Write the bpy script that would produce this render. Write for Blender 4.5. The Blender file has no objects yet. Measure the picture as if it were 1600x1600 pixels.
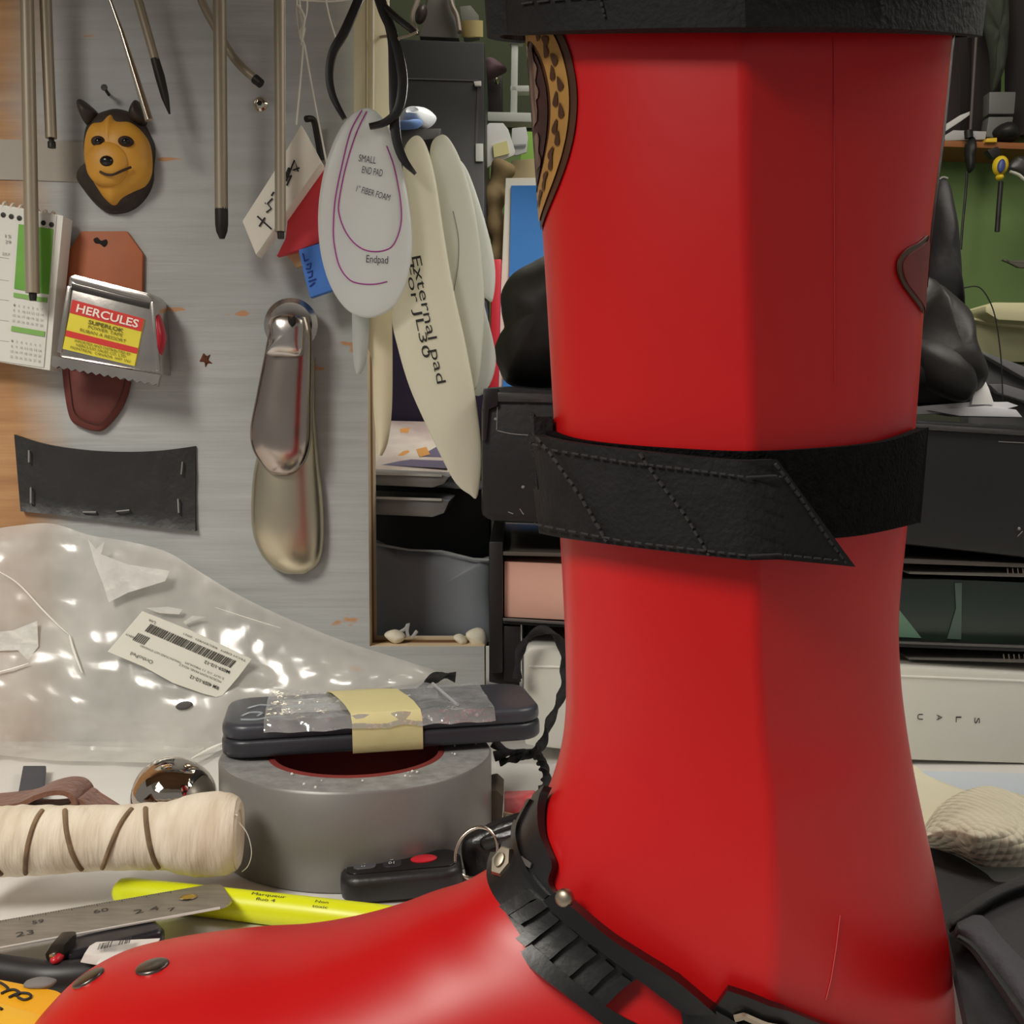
import bpy, bmesh, math, random
from mathutils import Vector, Matrix, noise
from mathutils.bvhtree import BVHTree
random.seed(7)
scene = bpy.context.scene
COL = scene.collection
PI = math.pi
# ------------------------------------------------------------------ camera frame
F = 1750.0
H = 0.209
TH = math.radians(3.6)
FW = Vector((0, math.cos(TH), -math.sin(TH)))
UP = Vector((0, math.sin(TH), math.cos(TH)))
RT = Vector((1, 0, 0))
EYE = Vector((0, 0, H))

def ray(px, py):
    return FW + RT * ((px - 800) / F) + UP * ((800 - py) / F)
def P(px, py, Y):
    d = ray(px, py)
    return EYE + d * (Y / d.y)
def G(px, py, z=0.0):
    d = ray(px, py)
    return EYE + d * ((z - H) / d.z)
def pxm(Y):            # metres per pixel at depth Y
    return Y / F

cam_d = bpy.data.cameras.new('camera')
cam_d.sensor_width = 36.0
cam_d.sensor_fit = 'HORIZONTAL'
cam_d.lens = F / 1600 * 36
cam_d.clip_start = 0.01
cam = bpy.data.objects.new('camera', cam_d)
COL.objects.link(cam)
cam.location = EYE
cam.rotation_euler = (PI / 2 - TH, 0, 0)
scene.camera = cam

# ------------------------------------------------------------------ materials
def lin(c):
    out = []
    for v in c:
        v = v / 255.0
        out.append(v / 12.92 if v <= 0.04045 else ((v + 0.055) / 1.055) ** 2.4)
    return out
MATS = {}
def M(name, rgb, rough=0.5, metal=0.0, noi=None, bump=None, spec=0.5, coat=0.0, rgb2=None, trans=0.0, alpha=1.0, sheen=0.0):
    """noi=(scale, amount or None with rgb2, stretch xyz); bump=(scale, strength[, stretch])"""
    if name in MATS:
        return MATS[name]
    m = bpy.data.materials.new(name)
    m.use_nodes = True
    nt = m.node_tree
    b = nt.nodes['Principled BSDF']
    c = lin(rgb)
    b.inputs['Base Color'].default_value = (*c, 1)
    b.inputs['Roughness'].default_value = rough
    b.inputs['Metallic'].default_value = metal
    b.inputs['Specular IOR Level'].default_value = spec
    b.inputs['Coat Weight'].default_value = coat
    b.inputs['Alpha'].default_value = alpha
    b.inputs['Transmission Weight'].default_value = trans
    b.inputs['Sheen Weight'].default_value = sheen
    tc = nt.nodes.new('ShaderNodeTexCoord')
    if noi:
        mp = nt.nodes.new('ShaderNodeMapping')
        mp.inputs['Scale'].default_value = noi[2] if len(noi) > 2 else (1, 1, 1)
        nz = nt.nodes.new('ShaderNodeTexNoise')
        nz.inputs['Scale'].default_value = noi[0]
        nz.inputs['Detail'].default_value = 5
        rp = nt.nodes.new('ShaderNodeValToRGB')
        if rgb2:
            c2 = lin(rgb2)
            rp.color_ramp.elements[0].color = (*c2, 1)
            rp.color_ramp.elements[1].color = (*c, 1)
            w = noi[1] if noi[1] else 0.15
            rp.color_ramp.elements[0].position = 0.5 - w
            rp.color_ramp.elements[1].position = 0.5 + w
        else:
            a = noi[1]
            rp.color_ramp.elements[0].color = (*[v * (1 - a) for v in c], 1)
            rp.color_ramp.elements[1].color = (*[min(1, v * (1 + a)) for v in c], 1)
            rp.color_ramp.elements[0].position = 0.3
            rp.color_ramp.elements[1].position = 0.7
        nt.links.new(tc.outputs['Object'], mp.inputs['Vector'])
        nt.links.new(mp.outputs['Vector'], nz.inputs['Vector'])
        nt.links.new(nz.outputs['Fac'], rp.inputs['Fac'])
        nt.links.new(rp.outputs['Color'], b.inputs['Base Color'])
    if bump:
        mp2 = nt.nodes.new('ShaderNodeMapping')
        mp2.inputs['Scale'].default_value = bump[2] if len(bump) > 2 else (1, 1, 1)
        n2 = nt.nodes.new('ShaderNodeTexNoise')
        n2.inputs['Scale'].default_value = bump[0]
        n2.inputs['Detail'].default_value = 4
        bp = nt.nodes.new('ShaderNodeBump')
        bp.inputs['Strength'].default_value = bump[1]
        bp.inputs['Distance'].default_value = 0.002
        nt.links.new(tc.outputs['Object'], mp2.inputs['Vector'])
        nt.links.new(mp2.outputs['Vector'], n2.inputs['Vector'])
        nt.links.new(n2.outputs['Fac'], bp.inputs['Height'])
        nt.links.new(bp.outputs['Normal'], b.inputs['Normal'])
    MATS[name] = m
    return m

def film(name, tint=(255, 255, 255), haze=0.3, gloss=0.12, rough=0.1, nscale=25, bump=0.3):
    """thin clear plastic: transparent + haze + gloss"""
    if name in MATS:
        return MATS[name]
    m = bpy.data.materials.new(name)
    m.use_nodes = True
    nt = m.node_tree
    nt.nodes.clear()
    out = nt.nodes.new('ShaderNodeOutputMaterial')
    tr = nt.nodes.new('ShaderNodeBsdfTransparent')
    df = nt.nodes.new('ShaderNodeBsdfDiffuse')
    df.inputs['Color'].default_value = (*lin(tint), 1)
    gl = nt.nodes.new('ShaderNodeBsdfGlossy')
    gl.inputs['Roughness'].default_value = rough
    m1 = nt.nodes.new('ShaderNodeMixShader')
    m2 = nt.nodes.new('ShaderNodeMixShader')
    tc = nt.nodes.new('ShaderNodeTexCoord')
    nz = nt.nodes.new('ShaderNodeTexNoise')
    nz.inputs['Scale'].default_value = nscale
    nz.inputs['Detail'].default_value = 3
    mr = nt.nodes.new('ShaderNodeMapRange')
    mr.inputs['From Min'].default_value = 0.3
    mr.inputs['From Max'].default_value = 0.7
    mr.inputs['To Min'].default_value = haze * 0.65
    mr.inputs['To Max'].default_value = min(1, haze * 1.35)
    bp = nt.nodes.new('ShaderNodeBump')
    bp.inputs['Strength'].default_value = bump
    bp.inputs['Distance'].default_value = 0.003
    L = nt.links.new
    L(tc.outputs['Object'], nz.inputs['Vector'])
    L(nz.outputs['Fac'], mr.inputs['Value'])
    L(nz.outputs['Fac'], bp.inputs['Height'])
    L(bp.outputs['Normal'], gl.inputs['Normal'])
    L(mr.outputs['Result'], m1.inputs['Fac'])
    L(tr.outputs[0], m1.inputs[1])
    L(df.outputs[0], m1.inputs[2])
    m2.inputs['Fac'].default_value = gloss
    L(m1.outputs[0], m2.inputs[1])
    L(gl.outputs[0], m2.inputs[2])
    L(m2.outputs[0], out.inputs['Surface'])
    MATS[name] = m
    return m

def milky(name, rgb, transl=0.35, clear=0.08, rough=0.4):
    if name in MATS:
        return MATS[name]
    m = bpy.data.materials.new(name)
    m.use_nodes = True
    nt = m.node_tree
    b = nt.nodes['Principled BSDF']
    out = nt.nodes['Material Output']
    c = lin(rgb)
    b.inputs['Base Color'].default_value = (*c, 1)
    b.inputs['Roughness'].default_value = rough
    t = nt.nodes.new('ShaderNodeBsdfTranslucent')
    t.inputs['Color'].default_value = (*c, 1)
    tr = nt.nodes.new('ShaderNodeBsdfTransparent')
    a = nt.nodes.new('ShaderNodeMixShader')
    a.inputs['Fac'].default_value = transl
    d = nt.nodes.new('ShaderNodeMixShader')
    d.inputs['Fac'].default_value = clear
    nt.links.new(b.outputs[0], a.inputs[1])
    nt.links.new(t.outputs[0], a.inputs[2])
    nt.links.new(a.outputs[0], d.inputs[1])
    nt.links.new(tr.outputs[0], d.inputs[2])
    nt.links.new(d.outputs[0], out.inputs['Surface'])
    MATS[name] = m
    return m

# ------------------------------------------------------------------ object helpers
ORG = {}
def tag(o, label=None, cat=None, group=None, kind=None):
    if label: o['label'] = label
    if cat: o['category'] = cat
    if group: o['group'] = group
    if kind: o['kind'] = kind
    return o
def thing(name, label, cat, loc, group=None):
    o = bpy.data.objects.new(name, None)
    o.empty_display_size = 0.01
    COL.objects.link(o)
    o.location = loc
    ORG[o.name] = Vector(loc)
    return tag(o, label, cat, group)
def finish(name, bm, mat, parent=None, smooth=True, sharp=None):
    """verts are in world coordinates; linked as ONE mesh object"""
    bmesh.ops.recalc_face_normals(bm, faces=bm.faces)
    vs = [v.co for v in bm.verts]
    if parent is not None:
        org = ORG[parent.name]
    else:
        lo = Vector((min(v.x for v in vs), min(v.y for v in vs), min(v.z for v in vs)))
        hi = Vector((max(v.x for v in vs), max(v.y for v in vs), max(v.z for v in vs)))
        org = Vector(((lo.x + hi.x) / 2, (lo.y + hi.y) / 2, lo.z))
    for v in bm.verts:
        v.co = v.co - org
    me = bpy.data.meshes.new(name)
    bm.to_mesh(me)
    bm.free()
    if smooth:
        for p in me.polygons: p.use_smooth = True
        me.set_sharp_from_angle(angle=math.radians(sharp if sharp else 40))
    ms = mat if isinstance(mat, (list, tuple)) else [mat]
    for q in ms: me.materials.append(q)
    o = bpy.data.objects.new(name, me)
    COL.objects.link(o)
    ORG[o.name] = org
    if parent is not None:
        o.parent = parent
    else:
        o.location = org
    return o
def add(bm, verts, faces, mi=0):
    vs = [bm.verts.new(v) for v in verts]
    out = []
    for f in faces:
        try:
            fc = bm.faces.new([vs[i] for i in f])
            fc.material_index = mi
            out.append(fc)
        except ValueError:
            pass
    return vs, out
def crs(pts, n, closed=False):
    """Catmull-Rom resample to about n points (any dimension)"""
    pts = [Vector(p) for p in pts]
    k = len(pts)
    segs = k if closed else k - 1
    per = max(1, n // segs)
    res = []
    for i in range(segs):
        if closed:
            a, b, c, d = pts[(i - 1) % k], pts[i], pts[(i + 1) % k], pts[(i + 2) % k]
        else:
            a, b, c, d = pts[max(0, i - 1)], pts[i], pts[i + 1], pts[min(k - 1, i + 2)]
        for j in range(per):
            t = j / per
            res.append(0.5 * ((2 * b) + (c - a) * t + (2 * a - 5 * b + 4 * c - d) * t * t + (3 * b - a - 3 * c + d) * t ** 3))
    if not closed: res.append(pts[-1].copy())
    return res
def resample(pts, n):
    pts = [Vector(p) for p in pts]
    L = [0]
    for a, b in zip(pts, pts[1:]): L.append(L[-1] + (b - a).length)
    out = []
    k = 0
    for i in range(n):
        d = L[-1] * i / (n - 1)
        while k < len(pts) - 2 and L[k + 1] < d: k += 1
        s = L[k + 1] - L[k]
        out.append(pts[k].lerp(pts[k + 1], 0 if s == 0 else (d - L[k]) / s))
    return out
def bevel(bm, off, seg=2, faces=None):
    if off <= 0: return
    bmesh.ops.bevel(bm, geom=list(bm.edges), offset=off, segments=seg, affect='EDGES', profile=0.6, clamp_overlap=True)
def slab_bm(bm, pts, Y, depth, mi=0, round_=0, bev=0):
    """polygon in the picture at depth Y, extruded straight back"""
    b2 = bmesh.new()
    if round_: pts = crs(pts, round_, True)
    fr = [P(p[0], p[1], Y) for p in pts]
    bk = [v + Vector((0, depth, 0)) for v in fr]
    n = len(fr)
    add(b2, fr + bk, [list(range(n)), list(range(2 * n - 1, n - 1, -1))] + [[i, (i + 1) % n, n + (i + 1) % n, n + i] for i in range(n)])
    bmesh.ops.recalc_face_normals(b2, faces=b2.faces)
    if bev:
        if round_:
            ed = [e for e in b2.edges if abs((e.verts[0].co - e.verts[1].co).y) < 1e-6]
            bmesh.ops.bevel(b2, geom=ed, offset=bev, segments=2, affect='EDGES', profile=0.6, clamp_overlap=True)
        else:
            bevel(b2, bev)
    for f in b2.faces: f.material_index = mi
    me = bpy.data.meshes.new('tmp')
    b2.to_mesh(me); b2.free()
    bm.from_mesh(me)
    bpy.data.meshes.remove(me)
def slab(name, pts, Y, depth, mat, parent=None, bev=0, round_=0, smooth=True):
    bm = bmesh.new()
    slab_bm(bm, pts, Y, depth, 0, round_, bev)
    return finish(name, bm, mat, parent, smooth)
def plate3(name, pts, thick, mat, parent=None, bev=0, nrm=None):
    """3-D polygon thickened along its normal (downwards/backwards)"""
    bm = bmesh.new()
    pts = [Vector(p) for p in pts]
    n = len(pts)
    if nrm is None:
        nrm = (pts[1] - pts[0]).cross(pts[2] - pts[0]).normalized()
        if nrm.y > 0 and abs(nrm.z) < 0.5 or nrm.z < -0.5: nrm = -nrm
    bk = [p - nrm * thick for p in pts]
    add(bm, pts + bk, [list(range(n)), list(range(2 * n - 1, n - 1, -1))] + [[i, (i + 1) % n, n + (i + 1) % n, n + i] for i in range(n)])
    bmesh.ops.recalc_face_normals(bm, faces=bm.faces)
    bevel(bm, bev)
    return finish(name, bm, mat, parent)
def rbox_bm(bm, size, M4, bev=0.002, seg=3, mi=0):
    b2 = bmesh.new()
    bmesh.ops.create_cube(b2, size=1.0)
    for v in b2.verts:
        v.co = Vector(((v.co.x + .5) * size[0], (v.co.y + .5) * size[1], (v.co.z + .5) * size[2]))
    bevel(b2, bev, seg)
    for v in b2.verts: v.co = M4 @ v.co
    for f in b2.faces: f.material_index = mi
    me = bpy.data.meshes.new('tmp')
    b2.to_mesh(me); b2.free()
    bm.from_mesh(me)
    bpy.data.meshes.remove(me)
def rbox(name, size, M4, mat, parent=None, bev=0.002, seg=3):
    bm = bmesh.new()
    rbox_bm(bm, size, M4, bev, seg)
    return finish(name, bm, mat, parent)
def frame(o, x, z=(0, 0, 1)):
    """matrix with origin o, x axis along x, z axis near z"""
    x = Vector(x).normalized(); z = Vector(z)
    y = z.cross(x).normalized(); z = x.cross(y).normalized()
    m = Matrix((x, y, z)).transposed().to_4x4()
    m.translation = Vector(o)
    return m
def tube_bm(bm, pts, r, segs=10, mi=0, flat=1.0, flat_dir=None, caps=True):
    pts = [Vector(p) for p in pts]
    n = len(pts)
    rs = r if isinstance(r, (list, tuple)) else [r] * n
    up = Vector((0, 0, 1))
    t0 = (pts[1] - pts[0]).normalized()
    if abs(t0.dot(up)) > 0.9: up = Vector((0, 1, 0))
    u = (up - t0 * up.dot(t0)).normalized()
    rings = []
    for i in range(n):
        t = (pts[min(n - 1, i + 1)] - pts[max(0, i - 1)])
        t = t.normalized() if t.length > 0 else t0
        u = (u - t * u.dot(t))
        u = u.normalized() if u.length > 1e-6 else Vector((1, 0, 0))
        w = t.cross(u)
        a, b = u, w
        if flat_dir is not None:
            b = Vector(flat_dir) - t * Vector(flat_dir).dot(t)
            b.normalize(); a = t.cross(b)
        rings.append([pts[i] + (a * math.cos(2 * PI * k / segs) + b * flat * math.sin(2 * PI * k / segs)) * rs[i] for k in range(segs)])
    verts = [v for rg in rings for v in rg]
    faces = []
    for i in range(n - 1):
        for k in range(segs):
            faces.append([i * segs + k, i * segs + (k + 1) % segs, (i + 1) * segs + (k + 1) % segs, (i + 1) * segs + k])
    if caps:
        faces.append(list(range(segs - 1, -1, -1)))
        faces.append([(n - 1) * segs + k for k in range(segs)])
    add(bm, verts, faces, mi)
def tube(name, pts, r, mat, parent=None, segs=12, flat=1.0, flat_dir=None):
    bm = bmesh.new()
    tube_bm(bm, pts, r, segs, 0, flat, flat_dir)
    return finish(name, bm, mat, parent, sharp=50)
def lathe_bm(bm, prof, M4, segs=48, mi=0, close=False):
    """prof = [(radius, height)]; axis = local z of M4"""
    n = len(prof)
    verts = []
    for r, h in prof:
        for k in range(segs):
            a = 2 * PI * k / segs
            verts.append(M4 @ Vector((r * math.cos(a), r * math.sin(a), h)))
    faces = []
    rr = range(n) if close else range(n - 1)
    for i in rr:
        j = (i + 1) % n
        for k in range(segs):
            faces.append([i * segs + k, i * segs + (k + 1) % segs, j * segs + (k + 1) % segs, j * segs + k])
    vs, _ = add(bm, verts, faces, mi)
    if not close:
        if prof[0][0] > 1e-6: bm.faces.new(vs[:segs]).material_index = mi
        if prof[-1][0] > 1e-6: bm.faces.new(vs[-segs:]).material_index = mi
    bmesh.ops.remove_doubles(bm, verts=bm.verts, dist=1e-7)
def lathe(name, prof, M4, mat, parent=None, segs=48, close=False, sharp=40):
    bm = bmesh.new()
    lathe_bm(bm, prof, M4, segs, 0, close)
    return finish(name, bm, mat, parent, sharp=sharp)
def pillow_bm(bm, pts, Y, bulge, back=0.002, n=64, K=6, mi=0, rnd=1.0, jit=0.0, pw=1.0, plane=None):
    o = crs(pts, n, True)
    c = Vector((sum(p[0] for p in o) / len(o), sum(p[1] for p in o) / len(o)))
    m = len(o)
    verts = []
    for i in range(K):
        a = PI / 2 * i / K
        s = 1 - rnd * (1 - math.cos(a) ** pw)
        for p in o:
            q = c + (Vector((p[0], p[1])) - c) * s
            v = P(q[0], q[1], Y)
            v.y -= bulge * math.sin(a)
            if jit:
                v.y -= jit * noise.noise(v * 40) * math.sin(a)
            verts.append(v)
    faces = []
    for i in range(K - 1):
        for k in range(m):
            faces.append([i * m + k, i * m + (k + 1) % m, (i + 1) * m + (k + 1) % m, (i + 1) * m + k])
    cv = P(c[0], c[1], Y); cv.y -= bulge
    verts.append(cv); ci = len(verts) - 1
    for k in range(m): faces.append([(K - 1) * m + k, (K - 1) * m + (k + 1) % m, ci])
    b0 = len(verts)
    for p in o:
        v = P(p[0], p[1], Y); v.y += back
        verts.append(v)
    for k in range(m): faces.append([b0 + k, b0 + (k + 1) % m, (k + 1) % m, k])
    faces.append([b0 + k for k in range(m - 1, -1, -1)])
    add(bm, verts, faces, mi)
def pillow(name, pts, Y, bulge, mat, parent=None, **kw):
    bm = bmesh.new()
    pillow_bm(bm, pts, Y, bulge, **kw)
    return finish(name, bm, mat, parent, sharp=60)
def text_mesh(s, bold=False):
    cu = bpy.data.curves.new('txt', 'FONT')
    cu.body = s
    cu.resolution_u = 3
    if bold: cu.offset = 0.02
    ob = bpy.data.objects.new('txt', cu)
    COL.objects.link(ob)
    dg = bpy.context.evaluated_depsgraph_get()
    dg.update()
    me = bpy.data.meshes.new_from_object(ob.evaluated_get(dg))
    bpy.data.objects.remove(ob)
    bpy.data.curves.remove(cu)
    return me
def text_bm(bm, s, o, rv, uv, lift=0.0003, mi=0, bold=False, cap=0.72):
    """letters from o along rv (full text width) with height uv (full capital height)"""
    me = text_mesh(s, bold)
    if not len(me.vertices): return
    x0 = min(v.co.x for v in me.vertices); x1 = max(v.co.x for v in me.vertices)
    rv, uv, o = Vector(rv), Vector(uv), Vector(o)
    n = rv.cross(uv).normalized()
    if n.y > 0: n = -n if abs(n.z) < 0.7 else n
    if abs(n.z) > 0.7 and n.z < 0: n = -n
    add(bm, [o + rv * ((v.co.x - x0) / (x1 - x0)) + uv * (v.co.y / cap) + n * lift for v in me.vertices], [list(p.vertices) for p in me.polygons], mi)
    bpy.data.meshes.remove(me)
def px_text_bm(bm, s, p0, p1, hpx, Y, flip=False, mi=0, bold=False):
    """letters on the plane at depth Y, baseline p0 to p1"""
    a, b = P(p0[0], p0[1], Y), P(p1[0], p1[1], Y)
    rv = b - a
    u = Vector((-rv.z, 0, rv.x)).normalized()
    if flip: u = -u
    text_bm(bm, s, a, rv, u * hpx * pxm(Y), 0.0002, mi, bold)
# ------------------------------------------------------------------ light
scene.view_settings.view_transform = 'Standard'
scene.view_settings.look = 'None'
scene.view_settings.exposure = 0.0
w = bpy.data.worlds.new('room_light')
scene.world = w
w.use_nodes = True
bg = w.node_tree.nodes['Background']
bg.inputs['Color'].default_value = (1.0, 0.96, 0.9, 1)
bg.inputs['Strength'].default_value = 0.23
def area(name, loc, target, size, power, color=(1, 0.95, 0.86), sy=None):
    d = bpy.data.lights.new(name, 'AREA')
    d.energy = power
    d.size = size
    if sy:
        d.shape = 'RECTANGLE'; d.size_y = sy
    d.color = color
    o = bpy.data.objects.new(name, d)
    COL.objects.link(o)
    o.location = loc
    o.rotation_euler = (Vector(target) - Vector(loc)).to_track_quat('-Z', 'Y').to_euler()
    return o
KEY = Vector((-0.75, -0.45, 1.15))
area('bench_lamp', KEY, (0.0, 0.5, 0.12), 0.42, 15)
area('ceiling_lamp', (-0.65, -0.2, 1.55), (0.0, 0.6, 0.0), 0.8, 14)
area('far_ceiling_lamp', (0.5, 1.05, 1.5), (0.5, 2.2, 0.2), 0.8, 11)
area('rear_fill', (0.12, 1.13, .60), (-.12, .95, .12), 0.3, 1.6)  # unseen fill light, added to brighten magazine, pouch and pads
area('binder_fill', (0.42, .56, .62), (0.36, .66, 0.0), 0.35, 2.2)  # added fill behind the boot for binder and towel, no visible source
# ------------------------------------------------------------------ setting
YW = 0.77
YF = 2.3
def structure(o):
    o['kind'] = 'structure'
    return o
def quad_box(name, lo, hi, mat, bev=0.0):
    return rbox(name, (hi[0] - lo[0], hi[1] - lo[1], hi[2] - lo[2]), Matrix.Translation(lo), mat, None, bev, 2)
structure(quad_box('floor', (-2, -1.6, -0.95), (2.4, YF + 0.1, -0.9), M('floor_vinyl', (120, 116, 108), 0.6, noi=(6, 0.15))))
structure(quad_box('ceiling', (-2, -1.6, 1.65), (2.4, YF + 0.1, 1.7), M('ceiling_paint', (215, 212, 205), 0.9, noi=(4, 0.03))))
structure(quad_box('wall_far', (-2, YF, -0.9), (2.4, YF + 0.08, 1.65), M('green_paint', (104, 130, 74), 0.75, noi=(2, 0.08))))

structure(slab('wall_far_shade', [(500, -140), (1100, -140), (1100, 196), (500, 196)], YF - .03, .03, M('shade_green', (62, 70, 46), .8, noi=(3, .1)), None, 0))  # darker green slab paints the shade on the upper far wall
# grey painted plywood panel with a cut-out (wall behind the bench)
def plywood_mat():
    m = bpy.data.materials.new('painted_plywood')
    m.use_nodes = True
    nt = m.node_tree; L = nt.links.new
    b = nt.nodes['Principled BSDF']
    b.inputs['Roughness'].default_value = 0.62
    tc = nt.nodes.new('ShaderNodeTexCoord')
    def nz(scale, sc, det=5):
        mp = nt.nodes.new('ShaderNodeMapping'); mp.inputs['Scale'].default_value = sc
        n = nt.nodes.new('ShaderNodeTexNoise'); n.inputs['Scale'].default_value = scale; n.inputs['Detail'].default_value = det
        L(tc.outputs['Object'], mp.inputs['Vector']); L(mp.outputs['Vector'], n.inputs['Vector'])
        return n.outputs['Fac']
    def ramp(src, p0, p1, c0=(0, 0, 0), c1=(1, 1, 1)):
        r = nt.nodes.new('ShaderNodeValToRGB')
        r.color_ramp.elements[0].position = p0; r.color_ramp.elements[1].position = p1
        r.color_ramp.elements[0].color = (*c0, 1); r.color_ramp.elements[1].color = (*c1, 1)
        L(src, r.inputs['Fac']); return r.outputs['Color']
    def mix(f, a, c):
        x = nt.nodes.new('ShaderNodeMix'); x.data_type = 'RGBA'
        if isinstance(f, float): x.inputs['Factor'].default_value = f
        else: L(f, x.inputs['Factor'])
        for k, v in (('A', a), ('B', c)):
            if isinstance(v, tuple): x.inputs[k].default_value = (*v, 1)
            else: L(v, x.inputs[k])
        for s in x.outputs:
            if s.type == 'RGBA': return s
    # brush streaks run along x (thin in z)
    base = mix(ramp(nz(9, (1.2, 1, 14)), 0.3, 0.72), tuple(lin((165, 167, 165))), tuple(lin((179, 182, 181))))
    streak = ramp(nz(5, (2, 1, 60), 6), 0.60, 0.72)
    sm = nt.nodes.new('ShaderNodeMath'); sm.operation = 'MULTIPLY'; sm.inputs[1].default_value = 0.15
    L(streak, sm.inputs[0])
    base = mix(sm.outputs[0], base, tuple(lin((110, 106, 98))))
    # chipped patches showing orange wood
    chip = ramp(nz(21, (1.0, 1, 3.2), 3), 0.715, 0.74)
    base = mix(chip, base, tuple(lin((190, 140, 98))))
    # bare wood on the unpainted far side (x small) with grain
    grain = mix(ramp(nz(6, (1, 1, 16), 4), 0.35, 0.7), tuple(lin((160, 116, 74))), tuple(lin((196, 150, 102))))
    sx = nt.nodes.new('ShaderNodeSeparateXYZ'); L(tc.outputs['Object'], sx.inputs[0])
    ad = nt.nodes.new('ShaderNodeMath'); ad.operation = 'MULTIPLY_ADD'; ad.inputs[1].default_value = 0.10; 
    L(nz(4, (0.6, 1, 2.0), 4), ad.inputs[0]); L(sx.outputs['X'], ad.inputs[2])
    mr = nt.nodes.new('ShaderNodeMapRange')
    mr.inputs['From Min'].default_value = WOOD_X - 0.012; mr.inputs['From Max'].default_value = WOOD_X + 0.022
    mr.inputs['To Min'].default_value = 1; mr.inputs['To Max'].default_value = 0
    L(ad.outputs[0], mr.inputs['Value'])
    base = mix(mr.outputs['Result'], base, grain)
    L(base, b.inputs['Base Color'])
    bp = nt.nodes.new('ShaderNodeBump'); bp.inputs['Strength'].default_value = 0.25; bp.inputs['Distance'].default_value = 0.002
    L(nz(7, (2, 1, 40), 5), bp.inputs['Height']); L(bp.outputs['Normal'], b.inputs['Normal'])
    return m
xe = P(575, 700, YW).x          # edge of the cut-out
zl = P(650, 1010, YW).z         # ledge height
xr_ = P(757, 1050, YW).x        # end of the low strip
T = 0.043
x0 = -0.75
ZT = 1.1
# outline of the L-shaped panel (x, z)
out = [(x0, 0.0), (xr_, 0.0), (xr_, zl), (xe, zl), (xe, ZT), (x0, ZT)]
cx = (x0 + xr_) / 2
WOOD_X = P(45, 400, YW).x - cx + 0.05
bm = bmesh.new()
fr = [Vector((x, YW, z)) for x, z in out]
bk = [v + Vector((0, T, 0)) for v in fr]
n = len(fr)
add(bm, fr + bk, [list(range(n)), list(range(2 * n - 1, n - 1, -1))])
for i in range(n):
    j = (i + 1) % n
    add(bm, [fr[i], fr[j], bk[j], bk[i]], [[0, 1, 2, 3]], 1)
bmesh.ops.remove_doubles(bm, verts=bm.verts, dist=1e-6)
def edge_mat():
    m = bpy.data.materials.new('plywood_edge')
    m.use_nodes = True
    nt = m.node_tree; L = nt.links.new
    b = nt.nodes['Principled BSDF']; b.inputs['Roughness'].default_value = 0.8
    tc = nt.nodes.new('ShaderNodeTexCoord')
    sx = nt.nodes.new('ShaderNodeSeparateXYZ'); L(tc.outputs['Object'], sx.inputs[0])
    mr = nt.nodes.new('ShaderNodeMapRange')
    mr.inputs['From Min'].default_value = -T / 2; mr.inputs['From Max'].default_value = T / 2
    L(sx.outputs['Y'], mr.inputs['Value'])
    r = nt.nodes.new('ShaderNodeValToRGB')
    e = r.color_ramp.elements
    e[0].position = 0; e[0].color = (*lin((226, 212, 186)), 1)
    e[1].position = 1; e[1].color = (*lin((222, 206, 180)), 1)
    for p, c in ((0.30, (220, 192, 150)), (0.38, (120, 80, 44)), (0.56, (128, 88, 50)), (0.64, (216, 188, 146))):
        q = e.new(p); q.color = (*lin(c), 1)
    L(mr.outputs['Result'], r.inputs['Fac']); L(r.outputs['Color'], b.inputs['Base Color'])
    return m
o = finish('wall_back', bm, [plywood_mat(), edge_mat()], None, False)
structure(o)

# unseen shelf above the bench, its outline cut to shade the upper part
sh = bmesh.new()
pl = [(-1.3, .46), (-.46, .43), (-.26, .0), (1.6, .0), (1.6, 1.0), (-1.3, 1.0)]
add(sh, [Vector((x, y, .66)) for x, y in pl] + [Vector((x, y, .69)) for x, y in pl], [list(range(6)), list(range(11, 5, -1))] + [[i, (i + 1) % 6, 6 + (i + 1) % 6, 6 + i] for i in range(6)])
structure(finish('shade_shelf', sh, M('shelf_wood', (120, 92, 66), .7, noi=(6, .2, (.3, 4, 4))), None, False))

# worktop: top and front edge, with a cupboard body under it
worktop = thing('worktop', 'long white laminate worktop that the red boot and tools stand on', 'worktop', (0.2, 0.6, -0.03))
rbox('top_board', (2.1, 1.16, 0.03), Matrix.Translation((-0.9, 0.14, -0.03)), M('white_laminate', (222, 220, 216), 0.38, noi=(14, 0.05), spec=0.4), worktop, 0.003)
rbox('base_cabinet', (2.0, 0.95, 0.87), Matrix.Translation((-0.85, 0.25, -0.9)), M('beige_cabinet', (190, 184, 170), 0.6, noi=(3, 0.05)), worktop, 0.004)

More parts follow.
